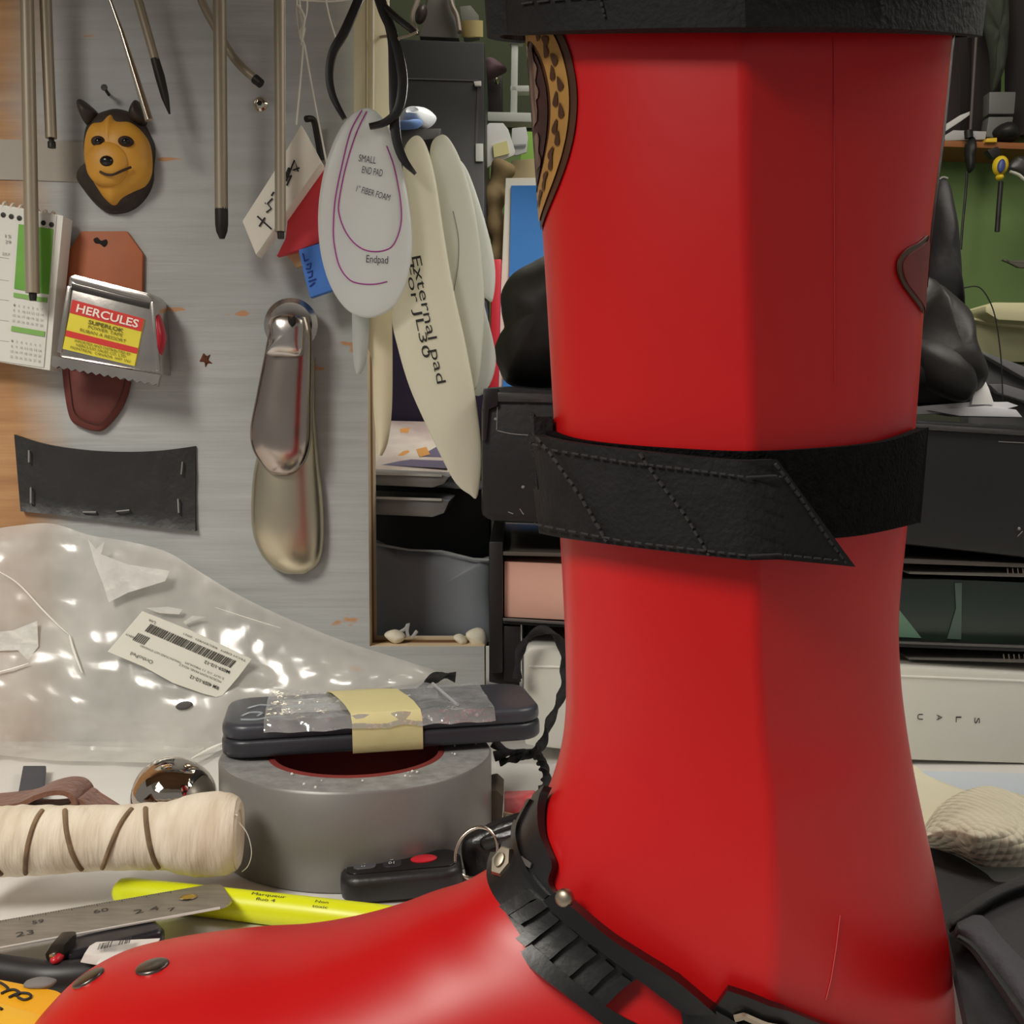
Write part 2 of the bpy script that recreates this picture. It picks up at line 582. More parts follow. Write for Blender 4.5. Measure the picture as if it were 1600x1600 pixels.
# ------------------------------------------------------------------ the red boot
YB = 0.36
boot = thing('orthopedic_boot', 'tall glossy red plastic boot with black straps standing upright on the worktop', 'boot', (0.08, YB, 0.0))
SEC = [  # inner (instep side) px, outer (heel side) px, half depth b, crease u, crease strength
    ((816, -120), (1502, -120), .062, -.20, 1), ((822, 0), (1491, 0), .061, -.20, 1), ((826, 60), (1484, 60), .061, -.19, 1),
    ((836, 200), (1470, 200), .060, -.17, 1), ((850, 400), (1446, 400), .058, -.15, 1), ((862, 600), (1432, 600), .055, -.12, 1),
    ((873, 800), (1416, 800), .052, -.08, 1), ((881, 950), (1402, 950), .049, -.05, 1), ((884, 1040), (1404, 1045), .047, -.03, 1),
    ((884, 1105), (1412, 1120), .046, -.02, 1), ((879, 1158), (1424, 1195), .046, .0, 1), ((868, 1203), (1440, 1275), .046, .0, 1),
    ((852, 1245), (1459, 1360), .046, .0, 1), ((831, 1286), (1481, 1480), .046, -.0, 1), ((806, 1322), (1491, 1600), .046, -.0, .95),
    ((776, 1354), (1486, 1664), .046, .0, .9), ((742, 1378), (1425, 1675), .046, .0, .6), ((705, 1398), (1270, 1673), .046, .0, .4),
    ((655, 1415), (1100, 1673), .045, .0, .25), ((600, 1438), (930, 1673), .045, 0, .15), ((525, 1463), (740, 1673), .046, 0, .1),
    ((445, 1481), (570, 1673), .047, 0, .05), ((365, 1489), (430, 1673), .048, 0, 0), ((292, 1498), (310, 1673), .047, 0, 0),
    ((222, 1508), (200, 1673), .044, 0, 0), ((160, 1520), (115, 1676), .038, 0, 0), ((106, 1546), (64, 1675), .029, 0, 0), ((68, 1582), (42, 1665), .018, 0, 0), ((47, 1610), (38, 1645), .008, 0, 0)]
PER = 9
inn = crs([P(s[0][0], s[0][1], YB) for s in SEC], (len(SEC) - 1) * PER)
ouc = crs([P(s[1][0], s[1][1], YB) for s in SEC], (len(SEC) - 1) * PER)
par = crs([(s[2], s[3], s[4]) for s in SEC], (len(SEC) - 1) * PER)
N1, N2, NB = 30, 30, 40
ROWS = []
for a, c, (b, uc, k) in zip(inn, ouc, par):
    ctr = (a + c) / 2
    hd = (c - a) / 2
    row = []
    def near(u, prof): row.append(ctr + hd * u + Vector((0, -b * prof, 0)))
    for i in range(N1):
        s = .55 * (1 - (i / N1) ** 2) + .45 * (1 + math.cos(PI * i / N1)) / 2
        u = uc - s * (1 + uc)
        near(u, k * 1.03 * (1 - s) ** .33 + (1 - k) * math.sqrt(max(0, 1 - u * u)))
    for i in range(N2):
        q = .55 * (1 - ((N2 - i) / N2) ** 2) + .45 * (1 - math.cos(PI * i / N2)) / 2
        u = uc + q * (1 - uc)
        near(u, k * 1.03 * (1 - q) ** .58 + (1 - k) * math.sqrt(max(0, 1 - u * u)))
    for i in range(NB):
        t = PI * i / NB
        row.append(ctr + hd * math.cos(t) + Vector((0, b * math.sin(t), 0)))
    ROWS.append(row)
NT = N1 + N2 + NB
bm = bmesh.new()
vs = [[bm.verts.new(v) for v in r] for r in ROWS]
for i in range(len(ROWS) - 1):
    for k in range(NT):
        bm.faces.new([vs[i][k], vs[i][(k + 1) % NT], vs[i + 1][(k + 1) % NT], vs[i + 1][k]])
bm.faces.new(vs[-1])
top_ring = vs[0]
bmesh.ops.recalc_face_normals(bm, faces=bm.faces)
bm.verts.ensure_lookup_table(); bm.faces.ensure_lookup_table()
BVH = BVHTree.FromBMesh(bm)
red = M('red_plastic', (196, 16, 20), 0.36, noi=(5, 0.05), spec=0.45, bump=(60, 0.02))
shell = finish('boot_shell', bm, red, boot, sharp=80)
sol = shell.modifiers.new('thickness', 'SOLIDIFY'); sol.thickness = 0.003; sol.offset = -1

def hit(px, py, off=0.0):
    d = ray(px, py).normalized()
    loc, nrm, idx, dist = BVH.ray_cast(EYE, d)
    if loc is None:
        loc, nrm, idx, dist = BVH.find_nearest(P(px, py, YB))
        q = P(px, py, YB + .005)
        loc = q
        nrm = -d
    if nrm.dot(d) > 0: nrm = -nrm
    return loc + nrm * off, nrm
def solid_grid(name, tops, bots, mat, parent, sharp=40):
    n, m = len(tops), len(tops[0])
    bm = bmesh.new()
    A = [[bm.verts.new(v) for v in r] for r in tops]
    B = [[bm.verts.new(v) for v in r] for r in bots]
    for i in range(n - 1):
        for j in range(m - 1):
            bm.faces.new([A[i][j], A[i + 1][j], A[i + 1][j + 1], A[i][j + 1]])
            bm.faces.new([B[i][j], B[i][j + 1], B[i + 1][j + 1], B[i + 1][j]])
    for i in range(n - 1):
        bm.faces.new([A[i][0], B[i][0], B[i + 1][0], A[i + 1][0]])
        bm.faces.new([A[i][-1], A[i + 1][-1], B[i + 1][-1], B[i][-1]])
    for j in range(m - 1):
        bm.faces.new([A[0][j], A[0][j + 1], B[0][j + 1], B[0][j]])
        bm.faces.new([A[-1][j], B[-1][j], B[-1][j + 1], A[-1][j + 1]])
    return finish(name, bm, mat, parent, sharp=sharp)
def patch(name, top, bot, off, thick, mat, parent, n=24, m=6, smooth=True, lift=None):
    """piece of strap laid on the shell between two edge lines"""
    t = resample(crs([(*p, 0) for p in top], 40) if smooth else [(*p, 0) for p in top], n)
    b = resample(crs([(*p, 0) for p in bot], 40) if smooth else [(*p, 0) for p in bot], n)
    A, B = [], []
    for i in range(n):
        ra, rb = [], []
        for j in range(m):
            q = t[i].lerp(b[i], j / (m - 1))
            l = lift(i / (n - 1), j / (m - 1)) if lift else 0
            h, nr = hit(q.x, q.y)
            ra.append(h + nr * (off + thick + l)); rb.append(h + nr * (off + l))
        A.append(ra); B.append(rb)
    # soften normals a little
    return solid_grid(name, A, B, mat, parent)
def line_on(name, pts, off, r, mat, parent, dash=None, n=40):
    q = resample([(*p, 0) for p in pts], n)
    bm = bmesh.new()
    p3 = [hit(v.x, v.y, off)[0] for v in q]
    if dash:
        i = 0
        while i < n - 1:
            e = min(n - 1, i + dash)
            tube_bm(bm, p3[i:e + 1], r, 5)
            i = e + 1
    else:
        tube_bm(bm, p3, r, 6)
    return finish(name, bm, mat, parent)
strapM = M('black_strap', (27, 26, 27), 0.72, noi=(90, 0.25), bump=(500, 0.35), spec=0.25)
strapE = M('black_strap_edge', (30, 29, 30), 0.8, noi=(60, 0.3), bump=(400, 0.5), spec=0.2)
fuzz = M('black_loop_fabric', (15, 14, 15), 0.95, noi=(300, 0.5), bump=(900, 0.9), spec=0.1)
thr = M('grey_thread', (50, 48, 49), 0.9)
# top strap: band round the rim, standing off a little
def ring_band(name, z_fn0, z_fn1, off_fn, thick, mat, rows=6):
    A, B = [], []
    for j in range(NT + 1):
        ra, rb = [], []
        for i in range(rows):
            f = i / (rows - 1)
            kk = j % NT
            # find shell vertex column kk at height z
            zt = z_fn0(kk) * (1 - f) + z_fn1(kk) * f
            col = [r[kk] for r in ROWS[:140]]
            v = col[0]
            for a, c in zip(col, col[1:]):
                if (a.z - zt) * (c.z - zt) <= 0 and a.z != c.z:
                    v = a.lerp(c, (a.z - zt) / (a.z - c.z)); break
            ctr = Vector((sum(r.x for r in ROWS[30]) / NT, YB, v.z))
            dirn = (v - ctr).normalized()
            o_ = off_fn(kk)
            ra.append(v + dirn * (o_ + thick)); rb.append(v + dirn * o_)
        A.append(ra); B.append(rb)
    return solid_grid(name, A, B, mat, boot)
zt45 = P(1150, 47, YB - .05).z
ztop = P(1150, -105, YB - .05).z
ring_band('top_strap', lambda k: P(1150, -105, ROWS[8][k].y - .006).z, lambda k: P(1150, 47, ROWS[8][k].y - .006).z, lambda k: .005 + (.004 if k < 4 or k > NT - 8 else 0), .004, strapM)
line_on('stitching', [(800 + 60, 12), (1000, 8), (1250, 6), (1480, 8)], .0095, .0003, thr, boot, dash=2, n=90)
for xx in (958, 1325):
    line_on('stitching', [(xx, -20), (xx + 14, 40)], .0095, .0004, thr, boot, dash=2, n=20)
# mid strap: loop-fabric band round the whole leg, then the overlapping pointed tail
TOPL = [(838, 652), (862, 668), (900, 683), (960, 692), (1050, 699), (1170, 704), (1290, 698), (1370, 688), (1428, 668)]
BOTL = [(852, 795), (880, 822), (930, 832), (1000, 838), (1100, 842), (1200, 842), (1290, 838), (1350, 830), (1411, 816)]
patch('mid_strap', TOPL, BOTL, .001, .003, fuzz, boot, n=60, m=8)
tail = patch('strap_tail', [(834, 645), (850, 664), (880, 680), (940, 692), (1040, 704), (1130, 713), (1186, 716)],
      [(848, 800), (862, 822), (890, 832), (960, 842), (1080, 856), (1190, 867), (1298, 878)], .0045, .003, strapM, boot, n=50, m=8,
      lift=lambda u, v: .004 * max(0, 1 - u * 9) + .0015 * v * u)
for pts in ([(882, 682), (900, 708), (940, 775), (972, 838)], [(1018, 704), (1040, 738), (1085, 800), (1118, 858)], [(1178, 722), (1215, 772), (1262, 842), (1284, 872)]):
    line_on('stitching', pts, .0088, .0005, thr, tail, dash=2, n=44)
line_on('stitching', [(850, 682), (900, 700), (1000, 718), (1100, 730), (1190, 742)], .0085, .0003, thr, tail, dash=2, n=80)
line_on('stitching', [(880, 815), (1000, 838), (1150, 855), (1270, 868)], .0092, .0003, thr, tail, dash=2, n=80)
bm = bmesh.new()     # worn loose threads at the folded end
for i in range(26):
    y = 640 + i * 6.5 + random.uniform(-3, 3)
    xx = 836 + (i / 26) * 16
    a = P(xx, y, YB - .004)
    tube_bm(bm, [a, a + Vector((random.uniform(-.003, -.001), 0, random.uniform(-.001, .003))), a + Vector((random.uniform(-.004, 0), -.001, random.uniform(-.002, .004)))], .00012, 4)
finish('frayed_edge', bm, thr, tail)
# scratches + seam line on the shell
line_on('scratch', [(1312, 1430), (1306, 1480), (1298, 1530), (1290, 1562)], .0002, .00018, M('pale_scratch', (196, 70, 70), .6), boot, n=20)
line_on('scratch', [(1302, 60), (1303, 300), (1304, 600)], .0001, .00012, M('faint_scratch', (170, 30, 34), .6), boot, n=20)
# emblem decals that wrap round the shell
def ring_at(z):
    i = 0
    while i < 120 and ROWS[i + 1][0].z > z: i += 1
    pts = []
    for k in range(NT):
        a, c = ROWS[i][k], ROWS[i + 1][k]
        d = a.z - c.z
        pts.append(a.lerp(c, 0 if abs(d) < 1e-9 else max(0, min(1, (a.z - z) / d))))
    return pts
def on_shell(k0, d, z, off):
    """point at arc distance d (towards the camera side for +) from column k0 at height z"""
    pts = ring_at(z)
    step = 1 if d > 0 else -1
    k = k0; left = abs(d)
    while True:
        a, b = pts[k % NT], pts[(k + step) % NT]
        L = (b - a).length
        if L >= left or L == 0 and left == 0: break
        left -= L; k += step
    p = a.lerp(b, left / L)
    t = (b - a).normalized() * step
    n = Vector((t.y, -t.x, 0))
    c = Vector((sum(q.x for q in pts) / NT, sum(q.y for q in pts) / NT, z))
    if n.dot(p - c) < 0: n = -n
    return p + n.normalized() * off
def decal(name, k0, d0, z0, polar, r0, r1, a0, a1, off, mat, parent, nr=6, na=48, sx=1.0):
    """annular sector r0..r1, angles a0..a1 on the shell round the point (d0, z0)"""
    bm = bmesh.new()
    g = []
    for i in range(nr + 1):
        r = r0 + (r1 - r0) * i / nr
        g.append([bm.verts.new(on_shell(k0, d0 + r * sx * math.cos(a0 + (a1 - a0) * j / na), z0 + r * math.sin(a0 + (a1 - a0) * j / na), off)) for j in range(na + 1)])
    for i in range(nr):
        for j in range(na):
            bm.faces.new([g[i][j], g[i + 1][j], g[i + 1][j + 1], g[i][j + 1]])
    return finish(name, bm, mat, parent)
# far half of the mid strap, following the shell round the back
A, B = [], []
ks = list(range(N1 + N2 - 2, NT + 3))
for q, k in enumerate(ks):
    f = q / (len(ks) - 1)
    zt = P(1428, 668, YB).z * (1 - f) + P(838, 652, YB).z * f
    zb = P(1411, 816, YB).z * (1 - f) + P(852, 795, YB).z * f
    ra, rb = [], []
    for j in range(5):
        z = zt + (zb - zt) * j / 4
        ring = ring_at(z)
        c = Vector((sum(p.x for p in ring) / NT, YB, z))
        p = ring[k % NT]
        d = (p - c).normalized()
        ra.append(p + d * (.0042 + .003 * max(0, f * 8 - 7))); rb.append(p + d * .0012)
    A.append(ra); B.append(rb)
solid_grid('strap_back', A, B, strapM, boot)
brown = M('emblem_dark_brown', (70, 40, 22), 0.45, noi=(60, 0.2))
gold = M('emblem_gold', (172, 128, 66), 0.45, noi=(50, 0.18))
maroon = M('emblem_maroon', (58, 24, 26), 0.5, rgb2=(36, 24, 26), noi=(35, .2))
pale = M('emblem_grey', (128, 104, 92), 0.5, rgb2=(70, 44, 36), noi=(90, .15, (3, 3, .6)))
zc = P(840, 165, YB - .02).z
d0 = .0065; R1 = .0335
em = decal('round_emblem', 0, d0, zc, None, .0, R1, -PI, PI, .0006, brown, boot, nr=8, na=72, sx=1.0)
em['label'] = 'round brown and gold wreath emblem'
decal('gold_ring', 0, d0, zc, None, R1 * .66, R1 * .92, -PI, PI, .0010, gold, em, nr=3, na=72)
decal('emblem_centre', 0, d0, zc, None, 0, R1 * .60, -PI, PI, .0010, maroon, em, nr=5, na=60)
for s in (-1, 1):
    pass
bm = bmesh.new()     # wreath leaves
for q in range(22):
    a = -PI * .5 + PI * (q + .5) / 22 * 1.0
    rr = R1 * .79
    pts = []
    for j in range(10):
        b = 2 * PI * j / 10
        lx, ly = R1 * .036 * math.cos(b) * (1 - .5 * math.sin(b)), R1 * .085 * math.sin(b) * (1 if math.sin(b) > 0 else .6)
        ca = a + (.25 if q % 2 else -.25)
        du = rr * math.cos(a) + lx * math.cos(ca) - ly * math.sin(ca) + (R1 * .04 if q % 2 else -R1 * .04) * math.cos(a)
        dz = rr * math.sin(a) + lx * math.sin(ca) + ly * math.cos(ca)
        pts.append(on_shell(0, d0 + du, zc + dz, .0014))
    add(bm, pts, [list(range(10))])
finish('wreath_leaves', bm, brown, em)
bm = bmesh.new()     # pale figure near the turned edge
for (x0_, x1_, y0_, y1_) in ((.0035, .0115, -.004, .019), (.006, .014, .002, .013), (.004, .0115, -.017, -.007)):
    g = [[bm.verts.new(on_shell(0, d0 + x0_ + (x1_ - x0_) * i / 4 + .0012 * math.sin(j * 1.3), zc + y0_ + (y1_ - y0_) * j / 8, .0013 + i * .00001)) for j in range(9)] for i in range(5)]
    for i in range(4):
        for j in range(8): bm.faces.new([g[i][j], g[i + 1][j], g[i + 1][j + 1], g[i][j + 1]])
finish('pale_figure', bm, pale, em)
# second emblem on the heel side: gold rim and a dark red lobe
KR = N1 + N2
zc2 = P(1462, 262, YB).z
e2 = decal('side_emblem', KR, -.0300, zc2, None, .028, .0355, PI * .5, PI * 1.5, .0006, gold, boot, nr=2, na=60, sx=-1.0) if False else None
bm = bmesh.new()
zz0, zz1 = P(1480, 62, YB).z, P(1444, 452, YB).z
g = []
for i in range(4):
    g.append([bm.verts.new(on_shell(KR, -(-.0075 + .0122 * i / 3), zz0 + (zz1 - zz0) * j / 40, .0008)) for j in range(41)])
for i in range(3):
    for j in range(40): bm.faces.new([g[i][j], g[i + 1][j], g[i + 1][j + 1], g[i][j + 1]])
e2 = finish('side_emblem', bm, gold, boot)
e2['label'] = 'gold edged emblem on the heel side'
lobe = [(1446, 368), (1432, 380), (1416, 388), (1402, 404), (1400, 425), (1408, 446), (1420, 462), (1432, 478), (1440, 490)]
edge = [(1446, 368), (1447, 384), (1446, 400), (1445, 412), (1444, 426), (1443, 440), (1442, 456), (1441, 474), (1440, 490)]
patch('dark_lobe', lobe, edge, .0003, .0006, brown, e2, n=24, m=6)
lobe2 = [(1445, 376), (1434, 386), (1420, 395), (1408, 408), (1407, 426), (1414, 444), (1426, 460), (1436, 474), (1440, 482)]
patch('red_lobe', lobe2, edge, .0005, .0007, M('emblem_red', (112, 30, 28), .5, noi=(60, .2)), e2, n=24, m=6)

# ankle ratchet strap
blk = M('black_plastic', (17, 16, 17), 0.3, noi=(40, .15), spec=.5, bump=(200, .05))
blk2 = M('black_ladder', (22, 20, 21), 0.36, noi=(50, .2), spec=.5, bump=(150, .12))
steel = M('bolt_steel', (158, 148, 132), 0.42, 1.0, noi=(80, .15))
wing = patch('ankle_strap', [(868, 1232), (858, 1258), (857, 1300), (866, 1328), (874, 1352), (868, 1384), (905, 1420), (960, 1465), (1014, 1510)],
      [(852, 1246), (832, 1268), (806, 1300), (783, 1335), (773, 1366), (776, 1396), (798, 1430), (838, 1490), (938, 1572)], .0012, .0028, blk2, boot, n=48, m=7)
patch('strap_ridge', [(850, 1258), (836, 1282), (826, 1310), (832, 1345), (846, 1372), (868, 1398)], [(846, 1258), (826, 1288), (818, 1312), (824, 1348), (838, 1378), (862, 1404)], .0035, .0016, blk, wing, n=24, m=3)
patch('strap_slot', [(832, 1344), (846, 1352)], [(829, 1352), (843, 1360)], .0042, .0006, M('slot_grey', (84, 80, 78), .4), wing, n=4, m=3, smooth=False)
# ladder teeth
for (ax, ay), (bx, by) in (((846, 1400), (806, 1428)), ((862, 1412), (822, 1440)), ((880, 1430), (838, 1464)), ((908, 1452), (866, 1490)), ((934, 1480), (896, 1514)), ((960, 1502), (922, 1540)), ((984, 1524), (948, 1558))):
    wv = (9, 8)
    bx, by = (bx - 16, by + 18) if ax > 870 else (bx - 4, by + 5)
    patch('ladder_tooth', [(ax - wv[0], ay - wv[1]), (bx - wv[0], by - wv[1])], [(ax + 5, ay + 4), (bx + 5, by + 4)], .0035, .0026, blk2, wing, n=8, m=4, smooth=False)
buckle = patch('buckle', [(1060, 1512), (1112, 1556), (1140, 1572), (1180, 1600), (1200, 1625)], [(1034, 1536), (1062, 1562), (1064, 1596), (1068, 1625), (1070, 1650)], .003, .005, blk, boot, n=14, m=8)
patch('upper_rail', [(890, 1388), (912, 1408), (960, 1448), (1010, 1480), (1064, 1514), (1120, 1562)], [(870, 1404), (892, 1428), (940, 1466), (985, 1500), (1034, 1538), (1070, 1568)], .004, .006, blk, buckle, n=30, m=5)
patch('lower_rail', [(842, 1484), (880, 1520), (930, 1562), (980, 1590), (1030, 1612), (1066, 1628)], [(822, 1500), (836, 1524), (880, 1556), (930, 1590), (980, 1618), (1060, 1650)], .004, .006, blk, buckle, n=30, m=5)
plate = patch('strap_plate', [(1138, 1534), (1180, 1548), (1240, 1574), (1300, 1598), (1380, 1625)], [(1112, 1570), (1140, 1598), (1200, 1625), (1260, 1640), (1340, 1655)], .002, .004, blk, boot, n=20, m=6)
line_on('wire_clip', [(1148, 1572), (1162, 1568), (1185, 1578), (1212, 1588), (1228, 1602), (1236, 1620)], .008, .0011, steel, plate, n=24)
patch('clip_plate', [(1160, 1582), (1200, 1590), (1226, 1606)], [(1152, 1600), (1180, 1622), (1215, 1640)], .0062, .002, steel, plate, n=10, m=4)
def disc_on(name, px, py, r, h, mat, parent, off=0.0, segs=32, hexa=False, dome=True):
    p, nr = hit(px, py, off)
    zax = nr
    xax = Vector((0, 0, 1)).cross(zax).normalized()
    m4 = frame(p, xax, zax)
    prof = [(r * .995, -.001), (r, h * .3)] + ([(r * math.cos(a), h * .3 + h * .7 * math.sin(a)) for a in (.25, .5, .8, 1.1, 1.35)] if dome else [(r * .92, h)]) + [(0, h)]
    return lathe(name, prof, m4, mat, parent, 6 if hexa else segs, sharp=25 if hexa else 50)
hp, hn = hit(801, 1358, .0036)
hz = (hn * .6 - ray(801, 1358).normalized() * .45).normalized()
hm = frame(hp, Vector((0, 0, 1)).cross(hz), hz) @ Matrix.Diagonal((.82, 1.15, 1, 1))
lathe('hex_bolt', [(.0044, -.004), (.0046, .0016), (.0040, .0026), (0, .0027)], hm, steel, wing, 6, sharp=20)
lathe('bolt_stud', [(.0022, .002), (.0020, .0036), (0, .004)], hm, steel, wing, 20)
disc_on('pin_head', 899, 1397, .0028, .0022, steel, buckle, .0085)
rivM = M('rivet_steel', (122, 116, 110), 0.3, 1.0, noi=(60, .1))
disc_on('rivet', 138, 1529, .0054, .0014, rivM, boot, 0)
disc_on('rivet', 238, 1511, .0054, .0014, rivM, boot, 0)
# ================================================================== things on the plywood panel
def wt(name, label, cat, px, py, Y=YW, group=None):
    return thing(name, label, cat, P(px, py, Y), group)
rodM = M('dull_steel', (150, 140, 122), 0.45, 0.35, noi=(30, .15, (1, 1, .1)))
rodD = M('dark_tool_tip', (44, 42, 40), 0.5, 0.5, noi=(60, .3))
chromeM = M('bright_steel', (214, 206, 190), 0.16, 1.0)
def rod(label, pts, rpx, Y, tipfrac=None, mat=rodM, tip=None, name='hanging_rod'):
    """straight rod hanging from above the picture"""
    t = wt(name, label, 'rod', pts[-1][0], pts[-1][1], Y, 'steel rods hanging at the top of the panel')
    p3 = [P(p[0], p[1], Y) for p in pts]
    tube('shaft', p3, [r * pxm(Y) for r in rpx], mat, t, 16)
    if tip:
        tube('tip', [P(p[0], p[1], Y) for p in tip[0]], [r * pxm(Y) for r in tip[1]], rodD, t, 14)
    return t
rod('longest steel rod, hanging in front of the spiral calendar', [(38, -120), (42, 0), (47, 240), (51, 458)], [10, 10, 10.5, 10.5], .735, tip=([(51, 456), (51.4, 462), (51.6, 470)], [6, 6, 5]))
rod('short steel rod with notched end, beside the longest rod', [(68, -120), (71, 0), (80, 216)], [9, 9, 8.5], .745, tip=([(80, 214), (80.5, 220), (80.7, 222), (81, 231)], [4, 4, 6, 6]))
rod('thin bright tapered rod slanting down to the dog head ornament', [(140, -120), (172, 0), (190, 50), (212, 120), (233, 188)], [2.0, 2.5, 3.5, 5, 6.2], .73, mat=chromeM)
rod('slanting rod with dark pointed tip, above the dog head ornament', [(186, -120), (216, 0), (243, 95)], [7, 7, 6.5], .745, tip=([(242, 92), (250, 120), (258, 152), (265, 178)], [6.6, 7.4, 6, 1.5]))
rod('thick steel rod with black cross-head tip over bare grey plywood', [(342, -120), (343, 0), (345, 200), (346, 327)], [9.5, 10, 10, 10], .735, tip=([(346, 325), (346.3, 350), (346.5, 362), (347, 373)], [10, 10, 8.5, 4]))
rod('steel rod hanging in front of the white foam tag', [(436, -120), (437, 0), (438, 200), (438, 362)], [9, 9, 8.5, 8.5], .715, tip=([(438, 360), (438.5, 365), (439, 373)], [5.5, 5.5, 5]))
cur = wt('hanging_tube', 'bent shiny metal tube beside the black-tipped rod', 'tube', 400, 128, .755)
c3 = crs([P(300, -40, .757), P(318, 8, .757), P(338, 45, .756), (P(358, 80, .754)), P(378, 105, .752), P(403, 127, .750)], 30)
tube('tube', c3, [6.5 * pxm(.75)] * len(c3), rodM, cur, 12)
tube('open_end', [P(398, 123, .7495), P(408, 131, .7485)], [7.5 * pxm(.75), 7 * pxm(.75)], rodD, cur, 12)
# hex nut / screw, nail, knot hole
m4 = frame(P(407, 163, YW), (1, 0, 0), (0, -1, 0))
nut = wt('screw', 'small round chrome screw driven into the grey panel', 'screw', 407, 163)
lathe('screw_head', [(11 * pxm(YW), 0), (11 * pxm(YW), .001), (8 * pxm(YW), .0025), (0, .003)], m4, chromeM, nut, 20)
lathe('socket', [(4 * pxm(YW), .0030), (0, .0036)], m4, rodD, nut, 6)
nl = wt('nail', 'dark nail slanting out of the panel above the dog head', 'nail', 172, 150)
tube('nail_shank', [P(172, 151, YW + .004), P(163, 137, YW - .012)], .0011, rodD, nl, 8)
lathe('nail_head', [(.0022, 0), (.0022, .0006), (0, .0008)], frame(P(163, 137, YW - .012), (1, 0, 0), P(163, 137, YW - .012) - P(172, 151, YW)), rodD, nl, 12)
kn = pillow('bug_mark', [(314, 560), (318, 552), (323, 556), (329, 554), (326, 562), (332, 568), (325, 568), (321, 574), (319, 566), (312, 565)], YW, .0012, M('rust_brown', (96, 46, 20), .8, noi=(200, .4)), None, n=40, K=3)
tag(kn, 'small rusty brown splinter hole in the grey panel', 'hole')

# faded strip of tape on the panel behind the long rod
o = slab('paper_strip', [(-60, 216), (60, 219), (140, 222), (140, 285), (60, 282), (-60, 279)], YW - .0008, .0008, M('old_paper', (170, 164, 154), .8, noi=(12, .05)))
tag(o, 'faded grey strip of tape behind the longest rod', 'tape')

# ------------------------------------------------------------------ dog head ornament
dg_ = wt('dog_head_ornament', 'small painted dog head ornament with yellow face and dark fur', 'ornament', 183, 335)
furM = M('dark_fur_paint', (50, 41, 34), 0.55, noi=(90, .35), bump=(120, .5, (1, 1, .4)))
faceM = M('ochre_paint', (226, 168, 62), 0.5, rgb2=(192, 134, 44), noi=(35, .28), bump=(60, .2))
pillow('head', [(137, 200), (150, 182), (168, 174), (185, 171), (205, 176), (222, 188), (234, 208), (243, 232), (241, 262), (240, 285), (230, 308), (212, 326), (190, 334), (168, 333), (148, 318), (132, 298), (122, 282), (124, 270), (135, 258), (133, 230)], YW, .016, furM, dg_, n=80, K=7, jit=.002, pw=.7)
pillow('face', [(137, 208), (146, 194), (162, 191), (174, 180), (184, 190), (205, 192), (222, 206), (234, 228), (237, 262), (230, 285), (212, 300), (194, 311), (179, 321), (166, 313), (152, 294), (140, 272), (134, 255), (133, 230)], YW - .009, .013, faceM, dg_, n=80, K=8, pw=.8)
def ell_pts(cx, cy, rx, ry, rot=0, n=16):
    return [(cx + rx * math.cos(a) * math.cos(rot) - ry * math.sin(a) * math.sin(rot), cy + rx * math.cos(a) * math.sin(rot) + ry * math.sin(a) * math.cos(rot)) for a in [2 * PI * i / n for i in range(n)]]
for ox, pts in ((0, [(122, 160), (128, 156), (140, 164), (152, 178), (146, 196), (136, 196), (126, 178)]), (1, [(203, 182), (206, 168), (214, 157), (222, 168), (229, 190), (222, 196), (210, 192)])):
    e = pillow('ear', pts, YW - .006, .010, furM, dg_, n=40, K=5)
pillow('snout', ell_pts(168, 256, 34, 36), YW - .0195, .0062, faceM, dg_, n=40, K=6)
pillow('nose', ell_pts(167, 252, 11, 9), YW - .0245, .0035, M('nose_black', (24, 20, 20), .25), dg_, n=24, K=5)
mouthM = M('mouth_dark', (46, 24, 16), .6)
bm = bmesh.new()
tube_bm(bm, crs([P(156, 268, YW - .0258), P(164, 272, YW - .0260), P(176, 273, YW - .0258), P(190, 267, YW - .0240), P(205, 261, YW - .0215)], 20), .0008, 6)
finish('mouth', bm, mouthM, dg_)
for ex in (154, 196):
    pillow('eye_rim', ell_pts(ex, 221, 12, 9, .1), YW - .0205, .0025, mouthM, dg_, n=24, K=4)
    pillow('eyeball', ell_pts(ex, 221, 6.5, 5.5), YW - .0225, .002, M('eye_black', (16, 14, 16), .08), dg_, n=20, K=4)

# ------------------------------------------------------------------ leather piece and tape measure
lea = wt('leather_strap', 'reddish brown leather strip nailed behind the chrome tape measure', 'leather strip', 160, 675)
leO = M('orange_leather', (176, 98, 56), 0.6, rgb2=(150, 78, 44), noi=(20, .2), bump=(180, .1))
leD = M('dark_red_leather', (112, 46, 36), 0.55, rgb2=(84, 34, 30), noi=(18, .2), bump=(180, .12))
slab('leather_top', [(126, 361), (198, 361), (223, 396), (222, 455), (216, 520), (96, 520), (97, 450), (103, 398)], YW - .004, .004, leO, lea, .0008)
sh_ = pillow('leather_sheath', [(97, 500), (96, 560), (101, 615), (110, 655), (128, 668), (150, 674), (166, 668), (190, 638), (203, 600), (210, 540), (214, 500), (160, 494)], YW - .0035, .0035, leD, lea, n=60, K=4, pw=.4)
bm = bmesh.new()
tube_bm(bm, crs([P(x, y, YW - .0070) for x, y in [(105, 560), (110, 610), (118, 648), (148, 662), (164, 656), (184, 628), (195, 596), (202, 550)]], 40), .0004, 5)
finish('edge_crease', bm, M('crease_brown', (70, 28, 24), .7), sh_)
pillow('torn_hole', [(146, 374), (152, 371), (158, 376), (166, 374), (168, 380), (163, 386), (156, 381), (149, 380)], YW - .0042, .0006, M('hole_black', (26, 20, 20), .9), lea, n=32, K=2)

